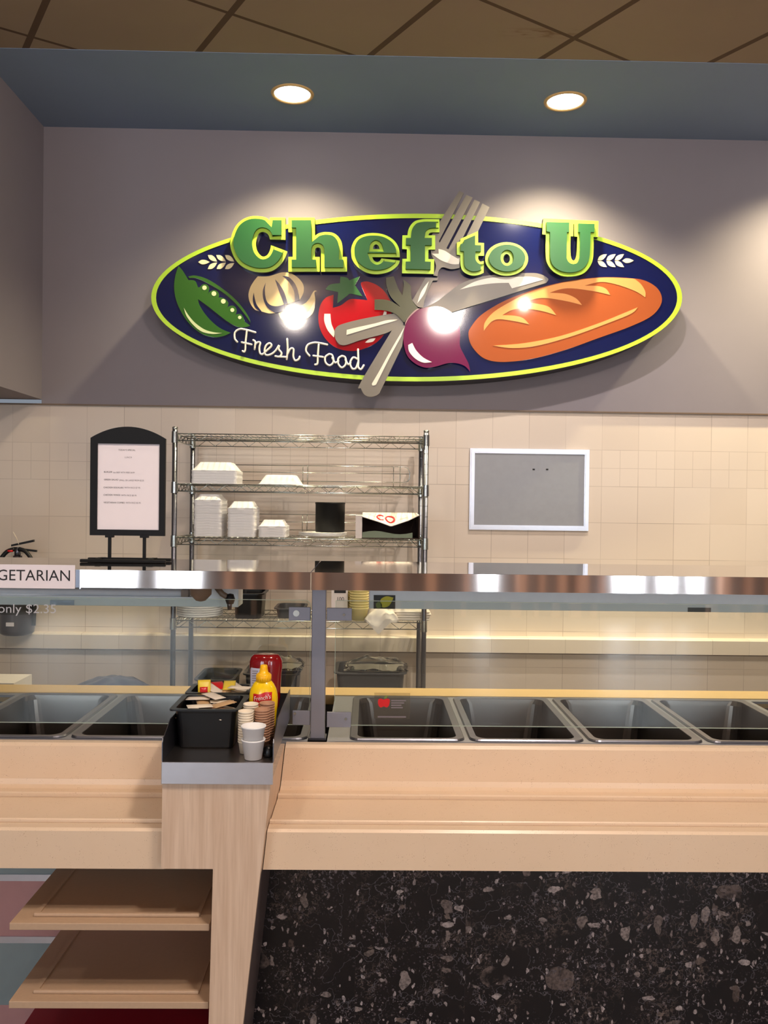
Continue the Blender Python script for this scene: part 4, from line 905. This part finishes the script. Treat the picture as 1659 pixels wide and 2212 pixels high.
# tube lamp, heat lamp and elbow on the left housing
x1_ = at(392, 1280, 2.52).x
tl = thing('tube_lamp', (-1.5, 2.53, at(100, 1287, 2.52).z), 'long unlit tube lamp hung under the left guard shelf', 'tube lamp')
MB().tube([(-4.0, 2.53, at(100, 1279, 2.53).z), (x1_, 2.53, at(100, 1279, 2.53).z)], .011, 12).build('tube', 'housing', tl)
bx('lamp_tray', 'housing', (-4.0, 2.512, at(100, 1288, 2.52).z), (at(418, 1285, 2.52).x, 2.55, at(100, 1286, 2.52).z), tl)
bx('lamp_holder', 'lampbrown', (x1_, 2.515, at(100, 1285, 2.53).z), (x1_+.02, 2.545, at(100, 1270, 2.53).z), tl)
bx('hanger', 'alu', (x1_-.3, 2.528, at(100, 1279, 2.53).z), (x1_-.296, 2.532, ZS-.003), tl)
hc = at(434, 1270, 2.45)
hl = thing('heat_lamp', (hc.x, 2.45, ZSB), 'small brown cone lamp under the left guard shelf', 'lamp')
MB().lathe([(.004, at(434, 1299, 2.45).z), (.014, at(434, 1297, 2.45).z), (.030, at(434, 1284, 2.45).z), (.034, ZS-.003)], (hc.x, 2.45, 0), 24).build('cone_shade', 'lampbrown', hl)
ar = thing('elbow_arm', (at(480, 1290, 2.5).x, 2.5, ZSB), 'bent steel support arm under the left guard shelf', 'support arm')
pz_ = [at(463, 1262, 2.5), at(480, 1283, 2.5), at(492, 1290, 2.5)]
MB().tube([p[:] for p in pz_]+[at(499, 1292, 2.5)[:]], .0085, 10).build('arm', 'lampbrown', ar)
q = at(497, 1294, 2.5); MB().lathe([(.001, -.016), (.010, -.014), (.015, 0), (.010, .014), (.001, .016)], q, 16).build('joint', 'rubber', ar)
q = at(496, 1306, 2.5); MB().lathe([(.006, -.015), (.009, .015)], q, 12).build('stub', 'steel_dark', ar)
q0, q1 = at(108, 1307, HY-.002), at(160, 1297, HY-.002)
np_ = MB().box((q0.x, HY-.0015, q0.z), (q1.x, HY-.0003, q1.z)).build('name_plate', 'steel_dark', LH)
q0, q1 = at(1486, 1322, HY-.002), at(1536, 1313, HY-.002)
MB().box((q0.x, HY-.0015, q0.z), (q1.x, HY-.0003, q1.z)).build('name_plate', 'greybin', RH)
# black card with yellow print
q0, q1 = at(807, 1315, HY-.003), at(854, 1286, HY-.003)
cdp = thing('photo_card', ((q0.x+q1.x)/2, HY-.002, q0.z), 'small black card with yellow picture on the right light housing', 'card')
bx('card', 'cardblack', (q0.x, HY-.0022, q0.z), (q1.x, HY-.0006, q1.z), cdp, .0004)
def blob(name, mat, pts, y, par): MB().plate([[(p[0], p[1]) for p in w2(smooth(pts, 4), y)]], y-.0006, y).build(name, mat, par)
blob('yellow_shape', 'yel_print', [(823,1294),(835,1288),(850,1291,c),(845,1302),(838,1310),(826,1312),(822,1303)], HY-.0023, cdp)
blob('green_shape', 'green_print', [(812,1304),(819,1300),(825,1306),(823,1312),(814,1313)], HY-.0023, cdp)
# clear sticker with a red apple
q0, q1 = at(808, 1552, GY), at(886, 1497, GY)
stk = thing('window_sticker', ((q0.x+q1.x)/2, GY-.001, q0.z), 'clear square sticker with red apple on the right serving glass', 'sticker')
bx('film', 'sticker', (q0.x, GY-.0009, q0.z), (q1.x, GY-.0003, q1.z), stk)
blob('apple', 'red', [(817,1512),(822,1509),(829,1511),(836,1509),(842,1512),(840,1524),(835,1528),(829,1526),(822,1528),(817,1522)], GY-.0009, stk)
blob('apple_leaf', 'green_print', [(829,1509,c),(832,1504),(838,1503,c),(835,1508)], GY-.0009, stk)
for i, (a, b) in enumerate(((845, 877), (845, 873), (845, 867), (845, 870))):
    y_ = 1512+i*5; q0, q1 = at(a, y_+2.5, GY), at(b, y_, GY); bx('text_line', 'ink_grey', (q0.x, GY-.0014, q0.z), (q1.x, GY-.0009, q1.z), stk)
q0, q1 = at(816, 1549.5, GY), at(877, 1547, GY); bx('text_line', 'ink_grey', (q0.x, GY-.0014, q0.z), (q1.x, GY-.0009, q1.z), stk)
# ---------------------------------------------------------------- menu stand on the guard shelf
MY = 2.545; mz = ZS
ms = thing('menu_stand', (at(275, 1210, MY).x, MY, mz), 'black arched menu holder standing on the steel guard shelf', 'menu stand')
bT = at(277, 922, MY).z; bB = at(277, 1157, MY).z; mx0, mx1 = at(196, 1040, MY).x, at(357.5, 1040, MY).x; bS = at(277, 947, MY).z
arch = [(mx0, bB), (mx1, bB), (mx1, bS)]
for k in range(1, 24):
    u = k/24*2-1; arch.append(((mx0+mx1)/2-u*(mx1-mx0)/2, bS+(bT-bS)*(1-u*u)))
arch.append((mx0, bS))
ia, ib = at(212, 958, MY), at(344, 1145, MY)
hole = [(ia.x, ib.z), (ib.x, ib.z), (ib.x, ia.z), (ia.x, ia.z)]
MB().plate([arch, hole], MY-.006, MY+.006).build('board_frame', 'frame_black', ms)
MB().plate([hole], MY-.001, MY+.002).build('menu_sheet', 'paper', ms)
LN = [("TODAY'S SPECIAL", 256, 293, 972, 0), ('LUNCH', 270, 285, 988, 0), ('BURGER', 225, 243, 1019.5, 1), ('6oz BEEF WITH FRIES $4.99', 245, 291, 1020.5, 0), ('GREEN SALAD', 225, 256, 1036, 1), ('SMALL OR LARGE FROM $2.25', 258, 311, 1037.5, 0), ('CHICKEN SOUVLAKI', 224, 267, 1053, 1), ('WITH RICE $7.95', 269, 303, 1053.5, 0), ('CHICKEN WINGS', 224, 260, 1069, 1), ('WITH RICE $5.95', 262, 295, 1070, 0), ('VEGETARIAN COMBO', 224, 270, 1085.5, 1), ('WITH RICE $5.95', 272, 304, 1086, 0)]
for s_, a, b, y_, bold in LN:
    qa, qb = at(a, y_+1.5, MY), at(b, y_+1.5, MY)
    textmesh('menu_line', s_, 'ink' if bold or y_ < 980 else 'ink_grey', qa.x, qb.x, qa.z, .0046, MY-.0012, ms, .0003)
for px in (237, 312):
    q = at(px, 1170, MY); MB().box((q.x-.0045, MY-.004, mz+.012), (q.x+.0045, MY+.004, bB), .001).build('stem', 'frame_black', ms)
    MB().box((q.x-.012, MY-.008, bB-.006), (q.x+.012, MY+.008, bB+.003), .001).build('clip', 'frame_black', ms)
b0, b1 = at(182, 1208, MY).x, at(364, 1208, MY).x
for dy in (-.035, .035): MB().box((b0, MY+dy-.006, mz+.0005), (b1, MY+dy+.006, mz+.010), .002).build('base_bar', 'frame_black', ms)
MB().box((b0+.04, MY-.03, mz+.002), (b0+.055, MY+.03, mz+.012)).box((b1-.055, MY-.03, mz+.002), (b1-.04, MY+.03, mz+.012)).box((b0+.04, MY-.006, mz+.004), (b1-.04, MY+.006, mz+.013)).build('base_bridge', 'frame_black', ms)
# ---------------------------------------------------------------- condiment stand
zl = at(352, 1593, F2+.01).z; xr = finx(ztop)
st = thing('condiment_tray', ((xl+xr)/2, 2.23, ztop-.052), 'steel condiment tray with raised side lips on the end panel', 'tray')
bx('tray_base', 'tray_steel', (xl, F2-.004, ztop-.004), (xr, 2.435, ztop), st)
MB().box((xl-.001, F2-.008, ztop-.052), (xr+.001, F2-.003, ztop), .001).build('front_edge', 'alu', st)
lipp = [(F2-.003, ztop), (F2-.003, zl-.008), (F2+.003, zl), (F2+.02, zl+.004), (2.11, zl+.028), (2.435, zl+.03), (2.435, ztop)]
MB().profx(lipp, xl-.0015, xl+.0005).build('side_lip', 'steel_dark', st)
MB().profx(lipp, xr-.0005, xr+.0015).build('side_lip', 'steel_dark', st)
bx('back_lip', 'steel_dark', (xl, 2.433, ztop), (xr, 2.435, zl+.02), st)
zt = ztop+.001
def binbox(cx, y0, y1, hw, h, label):
    cy, hd = (y0+y1)/2, (y1-y0)/2
    t_ = thing('packet_bin', (cx, cy, zt), label, 'bin', 'black condiment bins on the tray')
    MB().rrings([(hw-.022, hd-.020, .012, 0), (hw-.020, hd-.018, .014, .003), (hw-.012, hd-.012, .016, h-.012), (hw-.011, hd-.011, .016, h-.004), (hw, hd, .012, h-.004), (hw, hd, .012, h), (hw-.013, hd-.013, .015, h), (hw-.028, hd-.024, .012, .004)], (cx, cy, zt), 5, True, True).build('bin_body', 'bin_black', t_)
    return t_
z_r = at(450, 1533, 2.12).z-zt
binbox(-.403, 2.118, 2.290, .088, z_r, 'glossy black bin of packets at the front of the condiment tray')
binbox(-.405, 2.300, 2.425, .087, z_r, 'black packet bin at the rear of the condiment tray')
PK = [('packet_tan', 'tan paper packet'), ('packet', 'white paper packet'), ('cream_lid', 'cream paper packet'), ('kraft', 'brown paper packet'), ('packet_yel', 'yellow sauce packet')]
def packet(name, mat, c_, w_, l_, rz, tilt, label, group, cat='packet'):
    m = MB(); N = 6; K = (N+1)**2
    for top in (1, -1):
        for i in range(N+1):
            for j in range(N+1):
                u, v = i/N*2-1, j/N*2-1
                m.v.append(Vector((u*w_/2, v*l_/2, top*(.0004+.0024*(1-u*u)*(1-v*v)))))
    for i in range(N):
        for j in range(N):
            a = i*(N+1)+j; q = (a, a+N+1, a+N+2, a+1); m.face(q, True); m.face([K+x_ for x_ in q][::-1], True)
    for k in range(N):
        for a, b in ((k*(N+1), (k+1)*(N+1)), (k*(N+1)+N, (k+1)*(N+1)+N), (k, k+1), (N*(N+1)+k, N*(N+1)+k+1)): m.face((a, b, K+b, K+a))
    R_ = Matrix.Rotation(rz, 4, 'Z') @ Matrix.Rotation(tilt, 4, 'X'); m.v = [R_ @ v+Vector(c_) for v in m.v]
    return tag(m.build(name, mat, None, c_), label, cat, group)
random.seed(21)
F1 = [('tan', 'packet_tan', -.055, -.045, .3), ('white', 'packet', .030, -.05, -.2), ('tan', 'packet_tan', -.01, -.03, -.5), ('cream', 'cream_lid', -.045, .0, 1.2), ('brown', 'kraft', .0, .01, .1), ('white', 'packet', .04, .0, .15), ('tan', 'packet_tan', -.03, .04, -.9), ('cream', 'cream_lid', .03, .045, .6), ('brown', 'kraft', .012, -.042, .9)]
F1 += [('white', 'packet', -.05, .06, .4), ('tan', 'packet_tan', .045, -.02, 1.1), ('cream', 'cream_lid', -.02, -.06, .7), ('white', 'packet', .0, .055, -.4)]
for i, (cn_, mt, dx, dy, rz) in enumerate(F1):
    packet('sugar_packet', mt, (-.405+dx*.8, 2.204+dy*.9, zt+z_r-.027+.0026*i), .034, .062, rz+1.2, random.uniform(-.1, .22), '%s paper packet heaped in the front black bin' % cn_, 'paper packets in the front bin')
F3 = [('white', 'packet', -.05, -.03, .2), ('yellow', 'packet_yel', .005, -.03, 1.2), ('white', 'packet', .03, -.01, .6), ('cream', 'cream_lid', .05, .01, .9), ('tan', 'packet_tan', .01, .01, .2), ('white', 'packet', .045, .025, 1.0), ('red', 'red', -.01, .025, .4)]
F3 += [('white', 'packet', -.02, -.01, .9), ('yellow', 'packet_yel', .02, .02, .1), ('cream', 'cream_lid', .055, -.02, 1.4)]
for i, (cn_, mt, dx, dy, rz) in enumerate(F3):
    packet('sauce_packet', mt, (-.405+dx, 2.362+dy, zt+z_r-.016+.0026*i), .033, .06, rz, random.uniform(.0, .35), '%s packet heaped in the rear black bin' % cn_, 'packets in the rear bin')
yp = packet('mustard_packet', 'packet_yel', (-.445, 2.335, zt+z_r+.006), .034, .045, .25, 1.15, 'yellow mustard packet with red mark sticking up from the rear bin', None)
packet('red_mark', 'red', (0, 0, 0), .02, .016, 0, 0, 'x', None)
rm = bpy.data.objects['red_mark']; rm.parent = yp; del rm['label'], rm['category']
rm.location = (0, 0, 0); rm.matrix_local = Matrix.Translation((-.001, -.0035, .004)) @ Matrix.Rotation(.25, 4, 'Z') @ Matrix.Rotation(1.15, 4, 'X') @ Matrix.Translation((0, -.008, 0))
# ketchup bottle, standing on its cap
kx = at(573, 1450, 2.36).x; ky = 2.375
kt_ = at(573, 1411, ky).z-zt
kb = thing('ketchup_bottle', (kx, ky, zt), 'red ketchup bottle standing on its cap at back of the condiment tray', 'bottle')
MB().lathe([(.024, 0), (.026, .002), (.026, .022), (.020, .026)], (kx, ky, zt), 28, 1.1, .9).build('cap', 'signwhite', kb)
K0 = kt_; MB().lathe([(.018, .024), (.026, .032), (.037, .048), (.0405, .075), (.041, .10), (.0435, K0*.72), (.0455, K0*.82), (.0450, K0*.89), (.041, K0*.95), (.034, K0*.985), (.02, K0*.992), (.001, K0*.985)], (kx, ky, zt), 40, 1.0, .62, cap=True).build('bottle_body', 'ketchup', kb)
m = MB(); n = 14
zA, zB = at(573, 1512, ky).z, at(573, 1440, ky).z
P0 = []
for j, z in enumerate((zA, zB)):
    for k in range(n+1):
        a = math.radians(200+(75)*k/n); P0.append(Vector((kx+.0435*math.cos(a), ky+.0275*math.sin(a)-.002, z)))
m.v = P0
for k in range(n): m.face((k, k+1, n+2+k, n+1+k), True)
lbk = m.build('bottle_label', 'label', kb, normals=False)
for i in range(9):
    z = zB-.008-.0065*i; bx('label_text', 'ink_grey', (kx-.034, ky-.0298-(.0 if i else 0), z), (kx-.034+.016+(i*7 % 5)*.001, ky-.0290, z+.002), kb) if i < 7 else None
# mustard bottle
ux, uy = -.271, 2.225; H = at(585, 1436, uy).z-zt
mb_ = thing('mustard_bottle', (ux, uy, zt), 'yellow mustard squeeze bottle with red banner label', 'bottle')
MB().lathe([(.026, 0), (.030, .003), (.032, .02), (.033, .05), (.0360, H*.42), (.0372, H*.52), (.0365, H*.60), (.033, H*.68), (.0265, H*.745), (.021, H*.78), (.017, H*.80)], (ux, uy, zt), 40, 1, .68).build('bottle_body', 'mustard', mb_)
m = MB().lathe([(.0185, H*.785), (.0195, H*.79), (.0192, H*.87), (.0165, H*.885), (.0118, H*.90), (.0100, H*.95), (.0092, H*.99), (.007, H), (.001, H)], (ux, uy, zt), 32)
for k in range(20):
    a = 2*math.pi*k/20; m.tube([(ux+.0192*math.cos(a), uy+.0192*math.sin(a), zt+H*.80), (ux+.0190*math.cos(a), uy+.0190*math.sin(a), zt+H*.865)], .0009, 5)
m.build('cap', 'mustard_cap', mb_)
def onb(x, z, off=.0008):                 # point on the front of the mustard bottle
    hz = z-zt; pr = [(.032, .02), (.033, .05), (.0360, H*.42), (.0372, H*.52), (.0365, H*.60), (.033, H*.68), (.0265, H*.745)]
    r_ = .035
    for (ra, za), (rb, zb_) in zip(pr, pr[1:]):
        if za <= hz <= zb_: r_ = ra+(rb-ra)*(hz-za)/(zb_-za)
    u = max(-.97, min(.97, (x-ux)/r_)); return Vector((x, uy-.68*math.sqrt(1-u*u)*r_-off, z))
bw, zc_ = .024, zt+H*.585
m = MB(); N = 12
for j in (0, 1, 2):
    for k in range(N+1):
        u = k/N*2-1; x = ux+u*bw; zz_ = zc_+u*.004+(-.011+.011*j)+(.0015*math.sin(u*5) if j == 2 else .001*math.sin(u*4))
        m.v.append(onb(x, zz_))
for j in (0, 1):
    for k in range(N): a = j*(N+1)+k; m.face((a, a+1, a+N+2, a+N+1), True)
ban = m.build('red_banner', 'red', mb_, normals=False)
m = MB(); N = 8
for j in (0, 1):
    for k in range(N+1): m.v.append(onb(ux-.022+.042*k/N, zc_-.022+.007*j))
for k in range(N): m.face((k, k+1, N+2+k, N+1+k), True)
m.build('lower_banner', 'red', mb_, normals=False)
tx_ = textmesh('banner_lettering', "French's", 'signwhite', ux-.021, ux+.021, zc_-.006, .012, uy, mb_, 0)
wb_ = Vector(mb_['_w'][:])
for v in tx_.data.vertices:
    p = v.co+wb_; v.co = onb(p.x, p.z+(p.x-ux)*.16, .0016)-wb_
# small paper cups and lids, nested
def smallstack(x, y, r0_, r1_, h, n, pitch, mat, colr, where, group):
    f = None
    for i in range(n):
        lb = ordlab(i, n, colr, where); L_ = (x, y, zt+i*pitch)
        if f is None: f = cup('portion_cup', mat, r0_, r1_, h, L_, lb, group, 'portion cup', 20)
        else: dup(f, L_, lb)
smallstack(-.2985, 2.100, .0135, .0175, .030, 13, .0061, 'cream_lid', 'cream portion cup', 'in the front cream stack by the packet bin', 'cream portion cups')
smallstack(-.2930, 2.150, .0135, .0178, .030, 14, .0061, 'cream_lid', 'cream portion cup', 'in the rear cream stack by the packet bin', 'cream portion cups')
smallstack(-.2600, 2.115, .0145, .0185, .030, 13, .0062, 'brown_cup', 'brown portion cup', 'in the front brown stack before the mustard', 'brown portion cups')
smallstack(-.2535, 2.157, .0145, .0180, .030, 14, .0062, 'brown_cup', 'brown portion cup', 'in the rear brown stack before the mustard', 'brown portion cups')
for i, n_ in enumerate(('lower', 'upper')):
    L_ = (-.2735, 2.055, zt+i*.032)
    cup('white_cup', 'foam', .0205, .0275+.0012*i, .047, L_, '%s white foam cup in the short stack at the tray front' % n_, 'white foam cups at the tray front', 'cup', 32)
# small black lid at the tray corner
q = at(578, 1628, 2.06); tag(MB().lathe([(.001, 0), (.012, 0), (.013, .004), (.012, .02), (.006, .026), (.001, .026)], (q.x, 2.075, zt), 20).build('black_lid', 'bin_black'), 'small black lid beside the white foam cups', 'pot')
for o in bpy.data.objects:
    if '_w' in o: del o['_w']
